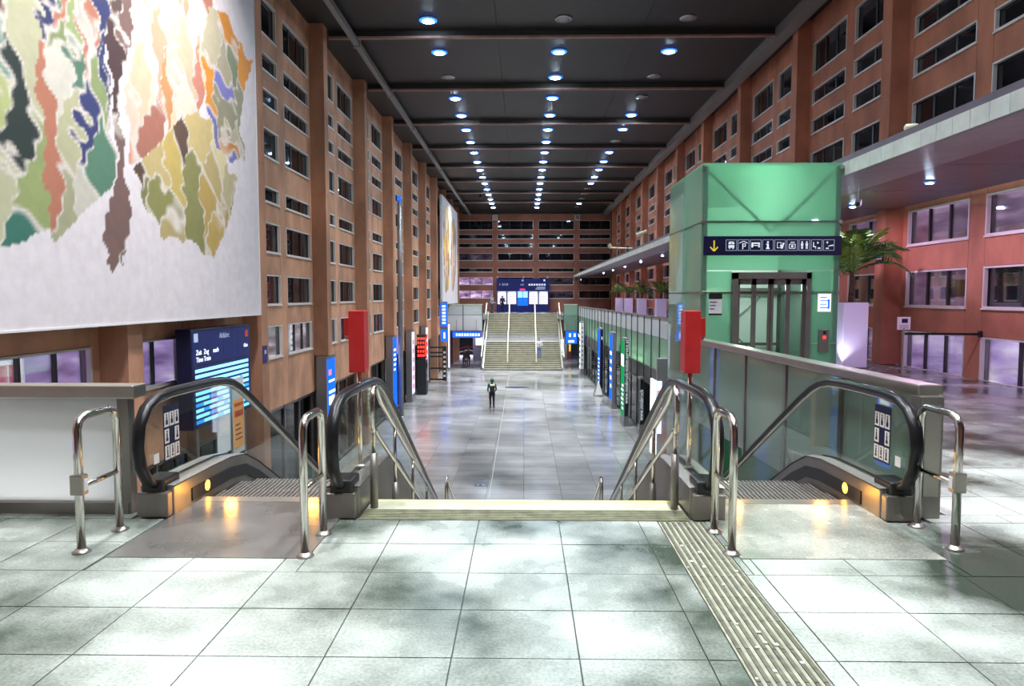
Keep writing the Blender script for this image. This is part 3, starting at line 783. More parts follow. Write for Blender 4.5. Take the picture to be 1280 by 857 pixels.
    MB().box(-.6, .6, 16.2, 16.9, -4.8, -4.79).build('comb_plate', 'comb', E_)
    tb = [(5.7, -.5)] + [(y, zline(y, -.5)) for y in (6.95, 8, 10, 12, 13.5)] + [(14.4, -4.8), (9.4, -4.8 + 1.4), (8.2, -1.9), (6.5, -1.2), (5.7, -1.2)]
    MB().slabyz(tb, -.88, .88).build('truss', 'steeld', E_)
    return E_
eL = escalator(-2.195, -1, 'left escalator with black handrails going down beside the blue board')
eR = escalator(2.195, 1, 'right escalator with black handrails going down beside the green lift')
fp = tag(MB().box(-2.81, -1.45, 4.58, 5.86, -.02, .004).build('floor_plate', 'plate'), 'dark scuffed steel floor plate in front of the left escalator', 'floor plate')
fp = tag(MB().box(1.45, 2.81, 4.62, 5.86, -.02, .004).build('floor_plate', 'plater'), 'worn pale floor plate in front of the right escalator', 'floor plate')

# ------------------------------------------------------------------ stairs between the escalators
stn = thing('staircase', 'stone stairs dropping away between the two escalators', 'stairs', (0, 5.95, 0))
rise, run = 4.8 / 29, .29
y = 0.0; z = 0.0; mesh_st = None
sm = MB().box(-1.3, 1.3, 0, .32, -.05, 0, 0).box(-1.29, 1.29, .02, .32, -.32, -.05, 1).mesh('step', ['tread', 'riser'])
prof = []
for i in range(28):
    z -= rise
    ob('step', sm, stn, (0, y, z)); prof.append((y, z)); y += run
    if i == 13: MB().box(-1.3, 1.3, y, y + 1.2, z - .3, z).build('landing', 'riser', stn); y += 1.2; prof.append((y, z))
Y_ST = y
def stair_rail(x, ya, yb, za, zb, label, posts):
    """two parallel tubes joined by a loop, on posts"""
    t = thing('stair_handrail', label, 'handrail', (x, ya, 0))
    L_ = yb - ya; sl = (zb - za) / L_
    def at(yy, h): return (0, yy, za + sl * max(0, yy) + h)
    top = [at(0, .62), (0, -.03, za + .68), (0, -.05, za + .8), (0, -.03, za + .95), (0, .05, za + 1.0), (0, .12, za + .99)] + [at(yy, 1.0) for yy in (.3, L_ * .5, L_)]
    MB().tube(top, .024, 10).build('upper_rail', 'chrome', t, smooth=True)
    low = [(0, -.02, za + .66), (0, .06, za + .64)] + [at(yy, .66) for yy in (.2, L_ * .5, L_)]
    MB().tube(low, .021, 10).build('lower_rail', 'chrome', t, smooth=True)
    for yy, zf in posts:
        MB().tube([(0, yy, zf), (0, yy, zf + .46)], .032, 10).build('post_sleeve', 'steeld', t, smooth=True)
        MB().tube([(0, yy, zf + .46), at(yy, .99)], .017, 8).build('post', 'chrome', t, smooth=True)
    return t
for s, nm in ((-1, 'left'), (1, 'right')):
    zz = lambda yy: -max(0, min(13, int(yy / run) + 1)) * rise if yy > 0 else 0
    stair_rail(s * 1.24, 5.72, 9.95, 0, -14 * rise + .1, '%s steel handrail of the upper stair flight' % nm, [(0, 0), (.95, zz(.95 - .23)), (2.0, zz(2.0 - .23)), (3.1, zz(3.1 - .23)), (4.1, zz(4.1 - .23))])
    stair_rail(s * 1.2, 10.75, 15.4, -14 * rise + .25, -4.75, '%s steel handrail of the lower stair flight' % nm, [(.1, -14 * rise), (1.6, -17.6 * rise), (3.2, -23 * rise), (4.5, -4.8 + rise)])

# ------------------------------------------------------------------ barrier frames in front
def barrier(x, y0, y1, label, btn):
    t = thing('barrier_frame', label, 'barrier', (x, (y0 + y1) / 2, 0), group='steel barrier frames at the escalators')
    d = (y1 - y0) / 2; h = .93; r = .028; k = .09
    MB().tube([(0, -d, .01), (0, -d, h - k), (0, -d + k * .3, h - k * .3), (0, -d + k, h), (0, d - k, h), (0, d - k * .3, h - k * .3), (0, d, h - k), (0, d, .01)], r, 12, side=(1, 0, 0)).build('frame_tube', 'chrome', t, smooth=True)
    MB().tube([(0, -d, .45), (0, d, .45)], .018, 10).build('mid_rail', 'chrome', t, smooth=True)
    for yy in (-d, d): MB().lathe([(.06, 0), (.06, .008), (.045, .016), (.035, .03)], 18, (0, yy, 0)).build('foot_flange', 'steel', t, smooth=True)
    if btn:
        b = MB().box(-.045, .045, -d - .035, -d + .035, .4, .54).build('switch_box', 'steel', t, bevel=.008)
        MB().box(-.05, .05, -d - .02, -d + .02, .43, .51).build('switch_plate', 'white', b)
    return t
barrier(-3.03, 4.67, 5.13, 'steel barrier frame in front of the frosted guard, leftmost of four', True)
barrier(-1.475, 4.62, 5.06, 'steel barrier frame between left escalator and stairs', False)
barrier(1.415, 4.71, 5.15, 'steel barrier frame between stairs and right escalator, by tactile strip', False)
barrier(2.99, 4.83, 5.31, 'steel barrier frame right of the right escalator, rightmost of four', True)

# ------------------------------------------------------------------ red signal boxes
for s, nm in ((-1, 'left'), (1, 'right')):
    t = thing('signal_post', 'red signal box on a steel post beside the %s escalator' % nm, 'signal', (s * 1.445, 6.12, .25), group='red escalator signals')
    MB().tube([(0, 0, 0), (0, 0, .86)], .02, 10).build('pole', 'chrome', t, smooth=True)
    MB().lathe([(.04, 0), (.04, .01), (.022, .02)], 14).build('foot', 'steel', t)
    MB().box(-.068, .068, -.09, .09, .84, 1.375).build('signal_box', 'red', t, bevel=.006)
    hd = MB(); hd.slabyz([(-.05, 1.31), (.09, 1.31), (.09, 1.14), (.02, 1.12), (-.05, 1.16)], *sorted((s * .07, s * .115)))
    hd.build('visor', 'red', t)
    MB().box(*sorted((s * .075, s * .1)), -.02, .05, 1.14, 1.17).build('visor_lens', 'chrome', t)

# ------------------------------------------------------------------ glass guard along the right escalator void
gr = thing('glass_guard', 'green glass guard with wide steel cap beside the right escalator', 'balustrade', (0, 0, 0))
P0, P1 = Vector((3.2, 5.62, 0)), Vector((2.9, 12.2, 0))
dv = (P1 - P0)
MB().beam(P0 + Vector((0, 0, 1.01)) - dv * .01, P1 + Vector((0, 0, 1.01)), .2, .085).build('cap', 'steel', gr, bevel=.012)
nm = 5
for i in range(nm + 1):
    p = P0 + dv * (i / nm)
    MB().box(p.x - .03, p.x + .03, p.y - .035, p.y + .035, -.5 if i else 0, .97).build('post', 'steeld', gr)
    if i < nm:
        q = P0 + dv * ((i + 1) / nm); a = p + dv.normalized() * .045; b = q - dv.normalized() * .045
        MB().beam((a.x, a.y, .3), (b.x, b.y, .3), .014, 1.3).build('pane', 'gglass', gr)
MB().box(3.1, 3.28, 5.5, 5.66, 0, .97).build('end_post', 'steeld', gr, bevel=.01)
MB().box(3.13, 3.25, 5.485, 5.5, .18, .9).build('end_plate', 'steel', gr)

# ------------------------------------------------------------------ glass lift
LX0, LX1, LY0, LY1, LZ = 3.09, 5.44, 12.33, 15.1, 4.0
lf = thing('lift_tower', 'green glass lift tower with double door and navy sign band', 'lift', ((LX0 + LX1) / 2, (LY0 + LY1) / 2, ZL))
lw = (LX1 - LX0) / 2; ld = (LY1 - LY0) / 2; H0 = -ZL
def lz(z): return z - ZL
pos = MB()
for sx in (-1, 1):
    for sy in (-1, 1): MB().box(sx * (lw - .05) - .035, sx * (lw - .05) + .035, sy * (ld - .05) - .035, sy * (ld - .05) + .035, 0, lz(LZ) - .02).build('corner_post', 'steeld', lf)
def gp(name, x0, x1, y, z0, z1, mat): return MB().box(x0, x1, y - .01, y + .01, lz(z0), lz(z1)).build(name, mat, lf)
fy = -ld
DX0, DX1 = 3.62 - (LX0 + LX1) / 2, 4.95 - (LX0 + LX1) / 2
gp('front_pane', -lw, lw, fy, 3.04, LZ, 'liftg'); gp('front_pane', -lw, lw, fy, 2.2, 3.02, 'liftg')
gp('front_pane', -lw, DX0 - .02, fy, .02, 2.18, 'liftg'); gp('front_pane', DX1 + .02, lw, fy, .02, 2.18, 'liftg'); gp('front_pane', -lw, lw, fy, ZL + .05, -.4, 'liftg')
for x in (-lw, lw):
    for z0, z1 in ((3.04, LZ), (1.82, 3.02), (.02, 1.8), (-2.4, 0), (ZL + .05, -2.42)):
        for ya, yb in ((-ld + .02, -.02), (.02, ld - .02)):
            MB().box(x - .01, x + .01, ya, yb, lz(z0), lz(z1)).build('side_pane', 'lifts', lf)
for z0, z1 in ((2.0, LZ), (0, 1.98), (ZL + .05, -.4)): gp('rear_pane', -lw, lw, ld, z0, z1, 'liftg')
for z in (3.03, 1.81, -.2, -2.41):
    MB().box(-lw - .012, lw + .012, -ld + .02, -ld + .07, lz(z) - .025, lz(z) + .025).box(-lw + .02, -lw + .07, -ld, ld, lz(z) - .025, lz(z) + .025).box(lw - .07, lw - .02, -ld, ld, lz(z) - .025, lz(z) + .025).build('ring_beam', 'steeld', lf)
MB().box(-lw - .01, lw + .01, -ld - .01, ld + .01, lz(LZ), lz(LZ) + .03).build('roof_glass', 'liftg', lf)
for s in (-1, 1):
    MB().tube([(s * (lw - .1), fy + .05, lz(3.9)), (0, fy + .05, lz(2.88))], .02, 6).build('brace_rod', 'steeld', lf)
    MB().tube([(s * (lw - .15), ld - .25, lz(.1)), (-s * (lw - .15), ld - .25, lz(2.1))], .014, 6).build('brace_rod', 'steeld', lf)
    for z in (LZ - .05, 3.03, 1.81):
        MB().box(s * lw - .03, s * lw + .03, fy - .03, fy + .02, lz(z) - .03, lz(z) + .03).build('glass_clamp', 'steel', lf)
MB().box(-lw + .15, lw - .15, ld - .3, ld - .24, lz(1.75), lz(1.92)).build('shaft_beam', 'steeld', lf)
MB().box(-lw + .15, lw - .15, ld - .3, ld - .24, lz(.72), lz(.78)).build('shaft_beam', 'steeld', lf)
MB().box(-lw + .1, lw - .1, ld - .12, ld - .08, lz(0), lz(3.6)).build('shaft_rear_lining', 'cabin', lf)
# door frame and leaves
dr = MB().box(DX0, DX0 + .08, fy - .08, fy + .1, lz(0), lz(2.15)).box(DX1 - .08, DX1, fy - .08, fy + .1, lz(0), lz(2.15)).box(DX0, DX1, fy - .08, fy + .1, lz(2.05), lz(2.16)).build('door_frame', 'steeld', lf)
dxs = [DX0 + .08 + (DX1 - DX0 - .16) * i / 4 for i in range(5)]
for i in range(4):
    a, b = dxs[i], dxs[i + 1]; dy = fy - .02 + .03 * (i % 2)
    m_ = MB().box(a, a + .045, dy, dy + .03, lz(0), lz(2.05)).box(b - .045, b, dy, dy + .03, lz(0), lz(2.05)).box(a, b, dy, dy + .03, lz(1.95), lz(2.05)).box(a, b, dy, dy + .03, lz(0), lz(.1)).build('door_leaf', 'steeld', lf)
    MB().box(a + .045, b - .045, dy + .01, dy + .02, lz(.1), lz(1.95)).build('door_pane', 'eglass', m_)
# sign band
sb = MB().box(-lw + .0, lw + .01, fy - .07, fy - .03, lz(2.45), lz(2.78)).build('sign_band', 'navy', lf, bevel=.005)
sy_ = fy - .072
ar = MB().box(-.011, .011, sy_ - .002, sy_, -.09, .09); 
for s in (-1, 1): ar.beam((s * .003, sy_ - .001, -.09), (s * .065, sy_ - .001, -.02), .002, .022)
ar.build('arrow', 'yelp', sb, (-lw + .18, 0, lz(2.615)))
def icon(i, cx):
    o = MB(); s = .094; t = .006; y0, y1 = sy_ - .003, sy_
    o.box(-s, s, y0, y1, s - t, s).box(-s, s, y0, y1, -s, -s + t).box(-s, -s + t, y0, y1, -s, s).box(s - t, s, y0, y1, -s, s)
    g = MB()
    def b(x0, x1, z0, z1): g.box(x0, x1, y0, y1, z0, z1)
    def c(x, z, r): g.tube([(x, y0, z), (x, y1, z)], r, 12)
    if i == 0: b(-.05, .05, -.045, .0); b(-.05, -.005, .015, .045); b(.005, .05, .015, .045); b(-.04, -.02, -.065, -.05); b(.02, .04, -.065, -.05); b(-.04, .04, .05, .062)
    elif i == 1:
        g.beam((-.07, y0, .035), (0, y0, .068), .002, .012); g.beam((.07, y0, .035), (0, y0, .068), .002, .012)
        b(-.02, -.005, -.07, .03); b(-.005, .03, .018, .03); b(-.005, .03, -.025, -.013); b(.025, .037, -.02, .025)
    elif i == 2: b(-.07, .07, .02, .045); b(-.07, -.045, -.04, .02); b(.045, .07, -.04, .02); b(-.045, .045, -.012, .0); b(-.07, -.05, -.03, .03)
    elif i == 3: c(0, .05, .018); b(-.016, .016, -.05, .022); b(-.03, .03, -.065, -.045); b(-.03, 0, .008, .022)
    elif i == 4: b(-.05, -.042, -.05, .05); b(-.05, .02, .042, .05); b(-.05, .02, -.05, -.042); b(.012, .02, -.05, .05); g.beam((.03, y0, -.06), (.06, y0, .04), .002, .03); b(.0, .06, -.02, .0)
    elif i == 5: b(-.055, .055, -.06, -.05); b(-.055, .055, .01, .02); b(-.055, -.045, -.06, .02); b(.045, .055, -.06, .02); c(0, -.02, .022); b(-.03, .04, .04, .055)
    elif i == 6:
        for s_ in (-.04, .04): c(s_, .052, .014); b(s_ - .02, s_ + .02, -.01, .034); b(s_ - .016, s_ - .003, -.065, -.01); b(s_ + .003, s_ + .016, -.065, -.01)
    elif i == 7: b(-.06, -.045, -.03, .05); b(-.06, -.01, -.035, -.02); b(-.02, -.01, -.065, -.03); c(.02, .04, .016); b(.02, .065, -.065, -.04)
    else: b(-.04, -.015, .03, .06); g.beam((-.01, y0, -.02), (.06, y0, .0), .002, .014); c(.07, -.005, .012); b(-.05, .0, -.065, -.045); b(.03, .045, -.02, .0)
    o.build('icon_border', 'iconl', sb, (cx, 0, lz(2.625))); g.build('icon', 'iconw', sb, (cx, 0, lz(2.625)))
for i in range(9): icon(i, -lw + .475 + i * .208)
# notices, call panel
nt_ = MB().box(-lw + .12, -lw + .35, fy - .02, fy - .012, lz(1.42), lz(1.8)).build('door_notice', 'white', lf)
MB().box(-lw + .12, -lw + .35, fy - .024, fy - .02, lz(1.7), lz(1.8)).build('notice_head', 'black', nt_); MB().box(-lw + .12, -lw + .35, fy - .024, fy - .02, lz(1.42), lz(1.45)).build('notice_line', 'black', nt_)
for q in range(3): MB().box(-lw + .14, -lw + .26 - q * .02, fy - .024, fy - .02, lz(1.64 - q * .06), lz(1.655 - q * .06)).build('notice_line', 'black', nt_)
ns = MB().box(lw - .36, lw - .12, fy - .03, fy - .012, lz(1.47), lz(1.8)).build('lit_notice', 'frame', lf)
MB().box(lw - .345, lw - .135, fy - .034, fy - .03, lz(1.49), lz(1.78)).build('notice_sheet', 'whitel', ns)
for q in range(4): MB().box(lw - .32, lw - .2 + .02 * (q % 2), fy - .037, fy - .034, lz(1.72 - q * .06), lz(1.74 - q * .06)).build('notice_line', 'blue', ns)
MB().box(lw - .185, lw - .15, fy - .037, fy - .034, lz(1.53), lz(1.7)).build('notice_print', 'blue', ns)
cp = MB().box(lw - .33, lw - .16, fy - .08, fy - .01, lz(.78), lz(1.18)).build('call_panel', 'steeld', lf, bevel=.01)
MB().tube([(lw - .245, fy - .082, lz(1.04)), (lw - .245, fy - .09, lz(1.04))], .028, 14).build('call_button', 'redled', cp)
MB().tube([(lw - .245, fy - .082, lz(1.12)), (lw - .245, fy - .087, lz(1.12))], .03, 14).build('key_switch', 'black', cp)
for za, x0, x1 in ((.93, DX1 + .03, lw), (1.83, -lw, DX0 - .03)): MB().tube([(x0, fy - .03, lz(za)), (x1, fy - .03, lz(za))], .008, 6).build('glass_rail', 'steel', lf)
lamp('lift_lamp', 'POINT', (0, -.65, lz(3.55)), 42, (.9, 1, .95), lf, .15)
lamp('lift_lamp', 'POINT', (0, -.2, lz(2.0)), 34, (.9, 1, .95), lf, .12)

# ------------------------------------------------------------------ canopy over the right gallery
CXE = 5.5
cn = thing('gallery_canopy', 'long flat canopy with pale tiled fascia over the right gallery', 'canopy', (0, 0, 0))
MB().box(CXE + .02, XR - .25, 0, YB - .3, 4.03, 4.15).build('deck', 'cans', cn)
for i in range(26):
    y0, y1 = 0 + i * 3.02, 3.0 + i * 3.02
    MB().box(7.0, XR - .25, y0, y1, 3.95, 4.03).build('soffit_sheet', 'cans', cn)
    m_ = MB(); m_.quad([(CXE + .02, y0, 3.805), (7.0, y0, 3.95), (7.0, y1, 3.95), (CXE + .02, y1, 3.805)]).quad([(CXE + .02, y0, 3.825), (7.0, y0, 3.97), (7.0, y1, 3.97), (CXE + .02, y1, 3.825)]); m_.build('soffit_slope', 'canl', cn)
i = 0; y = 4.6
while y < YB - .4:
    cbox('fascia_panel', .03, .352, .23, 'canw', cn, (CXE, y + .18, 3.925)); y += .36
def canopy_light(x, y, on, lab, p=0):
    t = thing('canopy_downlight', lab, 'ceiling light', (x, y, 3.95), group='downlights under the canopy')
    MB().lathe([(.1, 0), (.115, -.01), (.11, -.025), (.09, -.025)], 20).build('trim_ring', 'ring', t)
    if on:
        MB().lathe([(.095, -.015), (.09, -.04), (.075, -.045)], 20).build('rim', 'lampb', t); MB().lathe([(.07, -.03), (.06, -.055), (.03, -.06)], 20).build('lens', 'lamp', t)
        lamp('canopy_lamp', 'AREA', (0, 0, -.08), p, (.9, .56, 1), t, .16)
    else: MB().lathe([(.09, -.015), (.05, -.03)], 20).build('lens', 'lampoff', t)
c1 = on_z(1162, 228, 3.92); c2 = on_z(1066, 258, 3.92)
canopy_light(c1.x, c1.y, True, 'blue canopy downlight above the belt barrier', 60)
canopy_light(c2.x, c2.y, True, 'blue canopy downlight beside the lift', 45)
for i, (x, y) in enumerate(((8.0, 8.5), (8.2, 4.5))): canopy_light(x, y, True, 'canopy downlight %s the belt barrier, %s' % ('in front of', ('nearer', 'further')[i]), 30)
for i in range(7): canopy_light(7.4, 24 + i * 7, True, 'canopy downlight over the far gallery, %s from the lift' % ORD[i], 40)
# floodlights and cameras on the canopy
for px, py, lab in ((1138, 156, 'ivory floodlight on the canopy edge above the right gallery'),):
    p = on_x(px, py, CXE + .25)
    t = thing('edge_floodlight', lab, 'floodlight', (CXE + .25, p.y, 4.15))
    MB().tube([(0, 0, 0), (0, 0, .06)], .02, 8).build('stem', 'ivory', t)
    MB().tube([(-.08, 0, .1), (-.06, 0, .1), (.1, 0, .115)], [.035, .055, .05], 12).build('head', 'ivory', t, smooth=True)
for px, lab, L_ in ((803, 'ivory lamp head on a post on the canopy edge', 0), (790, 'long ivory lamp arm reaching left from the canopy edge', 1)):
    p = on_x(px, 312, CXE + .2)
    t = thing('edge_lamp', lab, 'lamp', (CXE + .2, p.y, 4.15))
    MB().tube([(0, 0, 0), (0, 0, .55 if not L_ else .12)], .05, 8).build('stem', 'ivory', t)
    if L_:
        MB().tube([(0, 0, .12), (-1.1, 0, .16)], .03, 8).build('arm', 'ivory', t); MB().tube([(-1.1, 0, .12), (-1.22, 0, .34)], [.07, .11], 10).build('head', 'ivory', t)
    else: MB().tube([(-.28, 0, .52), (.2, 0, .72)], [.1, .08], 10).build('head', 'ivory', t)
p = on_y(1065, 268, 13.6)
t = thing('security_camera', 'white security camera hanging from the canopy beside the lift', 'camera', (p.x + .1, 13.6, 3.95))
MB().tube([(0, 0, 0), (0, 0, -.38)], .015, 8).build('stem', 'white', t); MB().lathe([(.16, 0), (.16, -.02)], 14).build('base', 'white', t)
MB().beam((.08, .12, -.4), (-.06, -.12, -.48), .1, .1).build('body', 'white', t, bevel=.01)
MB().tube([(-.055, -.118, -.476), (-.065, -.14, -.482)], .04, 12).build('lens', 'black', t)

# ------------------------------------------------------------------ glazed gallery front on the right of the lower hall
gf = thing('gallery_facade', 'tall glazed gallery front with green and milky panes on the right of the sunken hall', 'glass facade', (0, 0, ZL))
FD = Vector((facade_x(64.5) - facade_x(15.2), 64.5 - 15.2, 0)); FN = 29
F0 = Vector((facade_x(15.2), 15.2, 0))
tiers = [(-.04, .8, 'fglass_w', 'upper_pane'), (-1.5, -.06, 'fglass_g', 'middle_pane'), (-2.28, -1.52, 'bandf', 'band_panel'), (ZL + .08, -2.3, 'fglass_d', 'lower_pane')]
ang = math.atan2(FD.y, FD.x)
seg = FD.length / FN
_t = [MB().box(.03, seg - .03, -.012, .012, a - ZL, b - ZL).mesh(n_, m_) for a, b, m_, n_ in tiers]
mul = MB().box(-.03, .03, -.05, .05, 0, .8 - ZL).mesh('mullion', 'mullion')
for i in range(FN + 1):
    p = F0 + FD * (i / FN)
    ob('mullion', mul, gf, (p.x, p.y, 0), ang)
    if i < FN:
        for me_, (a, b, m_, n_) in zip(_t, tiers): ob(n_, me_, gf, (p.x, p.y, 0), ang)
e0, e1 = F0, F0 + FD
MB().beam((e0.x, e0.y, .83 - ZL), (e1.x, e1.y, .83 - ZL), .12, .07).build('top_rail', 'steeld', gf)
for z in (-1.51, -2.29): MB().beam((e0.x - .03, e0.y, z - ZL), (e1.x - .03, e1.y, z - ZL), .08, .05).build('transom', 'mullion', gf)
MB().beam((e0.x, e0.y, .04), (e1.x, e1.y, .04), .1, .08).build('sill_rail', 'mullion', gf)
# lit shops behind it
for i in range(6):
    y0 = 16 + i * 8.05; y1 = y0 + 7.9
    sh = thing('shop_interior', 'lit shop room behind the green facade panes, %s from the front' % ORD[i], 'shop', (0, y0, ZL), group='shops under the gallery')
    MB().box(8.4, 8.5, 0, 7.9, 0, 4.4).build('rear_wall', 'slatel', sh)
    MB().box(8.3, 8.4, .3, 7.6, 2.4, 4.0).build('lit_panel', 'shoplit', sh)
    MB().box(6.2, 8.4, 7.85, 7.9, 0, 4.4).build('side_wall', 'slatel', sh)
    for q in range(7): MB().box(6.6, 6.62, .1, 7.8, 2.75 + q * .2, 2.79 + q * .2).build('blind_slat', 'slatel', sh)
    MB().box(6.9, 7.6, 1, 6.5, 0, 1.1).build('counter', 'slatel', sh)
    ll = MB().box(7.0, 7.2, 1.5, 6.4, 4.2, 4.28).build('ceiling_lamp', 'whitel', sh)
    lamp('shop_lamp', 'AREA', (7.1, 4, 4.15), SHOP_W, (.85, 1, .82), sh, 4.8, (0, 0, PI / 2), .25, 'RECTANGLE')

# ------------------------------------------------------------------ advertising totems
def totem(x, y, label, face, side, hall, w=1.3, th=.22, h=4.45, body='tub', group='totems in the sunken hall', texts=None):
    """hall = -1: lit face looks to -x (right side totems); +1: looks to +x"""
    t = thing('totem', label, 'totem', (x, y, ZL), group=group)
    MB().box(-th / 2, th / 2, 0, w, .02, h).build('body', body, t, bevel=.01)
    MB().box(-th / 2 - .02, th / 2 + .02, -.02, w + .02, 0, .3).build('plinth', 'tub', t)
    xf = hall * th / 2; q = hall * .012
    MB().box(*sorted((xf, xf + q)), .08, w - .08, .5, h - .12).build('lit_face', face, t)
    if side: MB().box(-th / 2 + .02, th / 2 - .02, -.012, 0, .5, h - .1).build('side_face', side, t)
    for z0, z1, a, b, m_ in (texts or []):
        MB().box(*sorted((xf + q, xf + q * 1.5)), a * w, b * w, z0, z1).build('print', m_, t)
    return t
def lines(n, z0, z1, mat='whitel'):
    return [(z0 + (z1 - z0) * i / n, z0 + (z1 - z0) * (i + .45) / n, .2, .55 + .3 * ((i * 7) % 5) / 5, mat) for i in range(n)]
a = on_z(783, 532.5, ZL)
t1 = totem(5.16, 35.3, 'black and green totem lettered with a ticket service web address', 'green', 'black', -1, texts=lines(6, .8, 2.2) + [(3.0, 3.6, .15, .85, 'whitel')])
text('www.innsbruck-ticket-service.at', .26, 'iconw', t1, (.075, -.014, 1.15), (PI / 2, -PI / 2, 0), sx=.95)
t2 = totem(5.22, 40.7, 'blue totem with grey side behind the ticket service totem', 'blue', None, -1, texts=lines(5, 1.2, 3.6))
t3 = totem(5.1, 46.2, 'dark navy totem with blue lit face, third along the gallery front', 'blue', 'navy', -1, texts=lines(7, .8, 2.6))
text('1', .3, 'whitel', t3, (-.06, -.014, 3.7), FRONT)
t4 = totem(4.85, 58.5, 'slim white totem near the far stairs on the right', 'whitel', 'white', -1, w=1.0, th=.3, texts=[(.8 + i * .5, 1.0 + i * .5, .2, .8, 'navy') for i in range(6)])
for q in range(9): MB().box(-.06, .06, -.016, -.012, .8 + q * .38, .98 + q * .38).build('print', 'tub', t4)
# the second black web address stand behind
t5 = totem(5.55, 33.0, 'narrow black sign with a vertical web address by the facade door', 'slate', 'black', -1, w=.5, th=.2, h=2.75)
text('www.innsbruck', .26, 'iconw', t5, (.06, -.014, .7), (PI / 2, -PI / 2, 0), sx=.9)
# near lit info sign right of the stairs
t = thing('info_totem', 'white lit info sign with red print beside the stair handrail', 'info sign', (4.5, 23.2, ZL))
MB().box(-.1, .55, 0, .22, 0, 4.5).build('body', 'tub', t, bevel=.02)
MB().box(-.16, -.1, -.02, .9, 1.2, 3.75).build('lit_face', 'whitel', t)
MB().box(-.13, .06, -.02, 0, 2.0, 3.75).build('lit_front', 'whitel', t)
MB().box(-.1, .03, -.025, -.02, 2.5, 3.45).build('print', 'pinkl', t)
MB().box(-.13, -.11, -.025, -.02, 2.0, 3.75).build('blue_edge', 'blue', t); MB().box(.05, .06, -.025, -.02, 2.0, 3.75).build('blue_edge', 'blue', t)
for k, lab, face, side in ((1, 'blue lit totem under the first free column beside the left escalator', 'blue', None), (3, 'blue lit totem behind the tall grey mast on the left', 'blue', None), (4, 'pale lit totem, third along the left wall', 'whitep', None), (5, 'white and red lit totem, fourth along the left wall', 'whitep', None)):
    y = COL0 + k * BAY
    tx = lines(5, 2.6, 3.9) if face == 'blue' else [(.8 + q * .55, 1.1 + q * .55, .25, .75, 'redled' if k == 5 and q > 2 else 'pinkl') for q in range(6)]
    if k == 1: tx = [(3.75, 3.95, .2, .5, 'pinkl'), (3.5, 3.58, .2, .85, 'whitel'), (3.1, 3.2, .2, .9, 'whitel'), (2.7, 3.0, .2, .8, 'whitel')]
    totem(-7.08, y - .1, lab, face, side, 1, w=1.15, th=.36, h=4.45, texts=tx)

# ------------------------------------------------------------------ small things in the lower hall, left
t = thing('steel_mast', 'tall grey mast with blue lamp tip in front of the left wall', 'mast', (-6.62, 37.6, ZL))
MB().tube([(0, 0, 0), (0, 0, 7.0), (0, 0, 11.6)], [.13, .13, .1], 12).build('pole', 'tub', t, smooth=True)
MB().lathe([(.11, 11.6), (.12, 11.7), (.06, 11.85)], 12).build('lamp_tip', 'blue', t)
MB().lathe([(.2, 0), (.2, .05), (.14, .1)], 14).build('base', 'tub', t)
t = thing('ticket_kiosk', 'dark kiosk with red LED display on the left of the sunken hall', 'kiosk', (-6.75, 46.4, ZL))
MB().box(-.4, .25, 0, .9, 0, 2.3).build('cabinet', 'slate', t, bevel=.02); MB().box(.25, .27, .1, .8, .9, 2.1).build('screen', 'dglass', t)
ld_ = MB().box(-.35, .2, .05, .85, 2.4, 4.0).build('led_box', 'slate', t)
for i in range(5):
    for j in range(3): MB().box(-.3 + j * .17, -.18 + j * .17 - .03 * (i % 2), .03, .05, 2.55 + i * .28, 2.7 + i * .28).build('led_digit', 'redled', ld_)
MB().box(.2, .21, .12, .78, 2.6, 3.8).build('led_face', 'redled', ld_)
t = thing('timetable_rack', 'dark rail rack with lettered upright beside the left wall', 'rack', (-6.5, 53.4, ZL))
for x in (-.7, .55): MB().box(x - .04, x + .04, 0, .08, 0, 2.7).build('upright', 'tub', t)
for z in (.15, 1.0, 1.9, 2.2, 2.6): MB().box(-.7, .55, .01, .07, z, z + .12).build('rail', 'slate', t)
MB().box(.3, .6, -.04, 0, .1, 2.75).build('sign_plate', 'slate', t)
for i in range(6): MB().box(.36, .54, -.05, -.04, .4 + i * .36, .56 + i * .36).build('print', 'white', t)
t = thing('projecting_sign', 'blue lit vertical sign on the left wall under the far mural', 'sign', (-6.55, 57.4, -1.3))
MB().box(-.3, .3, 0, .15, 0, 2.6).build('body', 'tub', t); MB().box(-.25, .28, -.02, 0, .6, 2.5).build('lit_face', 'blue', t)
for i in range(6): MB().box(-.12, .15, -.03, -.02, .8 + i * .27, .95 + i * .27).build('print', 'whitel', t)
MB().box(-.25, .35, -.02, 0, -.6, .3).build('info_disc', 'blue', t); MB().box(-.02, .1, -.03, -.02, -.4, .1).build('print', 'whitel', t)
t = thing('lit_strip', 'white lit vertical strip beside the far red column', 'lit strip', (-6.72, 62.4, ZL))
MB().box(-.05, .12, 0, .3, 0, 4.2).build('housing', 'tub', t); MB().box(-.03, .12, -.03, 0, .2, 4.1).build('tube', 'whitep', t)
# A-board
t = thing('floor_sign', 'folding A-shaped floor sign in front of the navy totem', 'floor sign', (4.9, 46.2, ZL))
for s in (-1, 1):
    MB().beam((-.3, s * .3, 0), (-.05, 0, .95), .03, .03).beam((.3, s * .3, 0), (.05, 0, .95), .03, .03).build('leg_frame', 'chrome', t)
    m_ = MB(); m_.quad([(-.27, s * .27, .08), (.27, s * .27, .08), (.08, .02 * s, .85), (-.08, .02 * s, .85)]); m_.build('board', 'white', t)
MB().box(-.38, .38, -.33, -.28, 0, .05).build('foot_bar', 'tub', t)
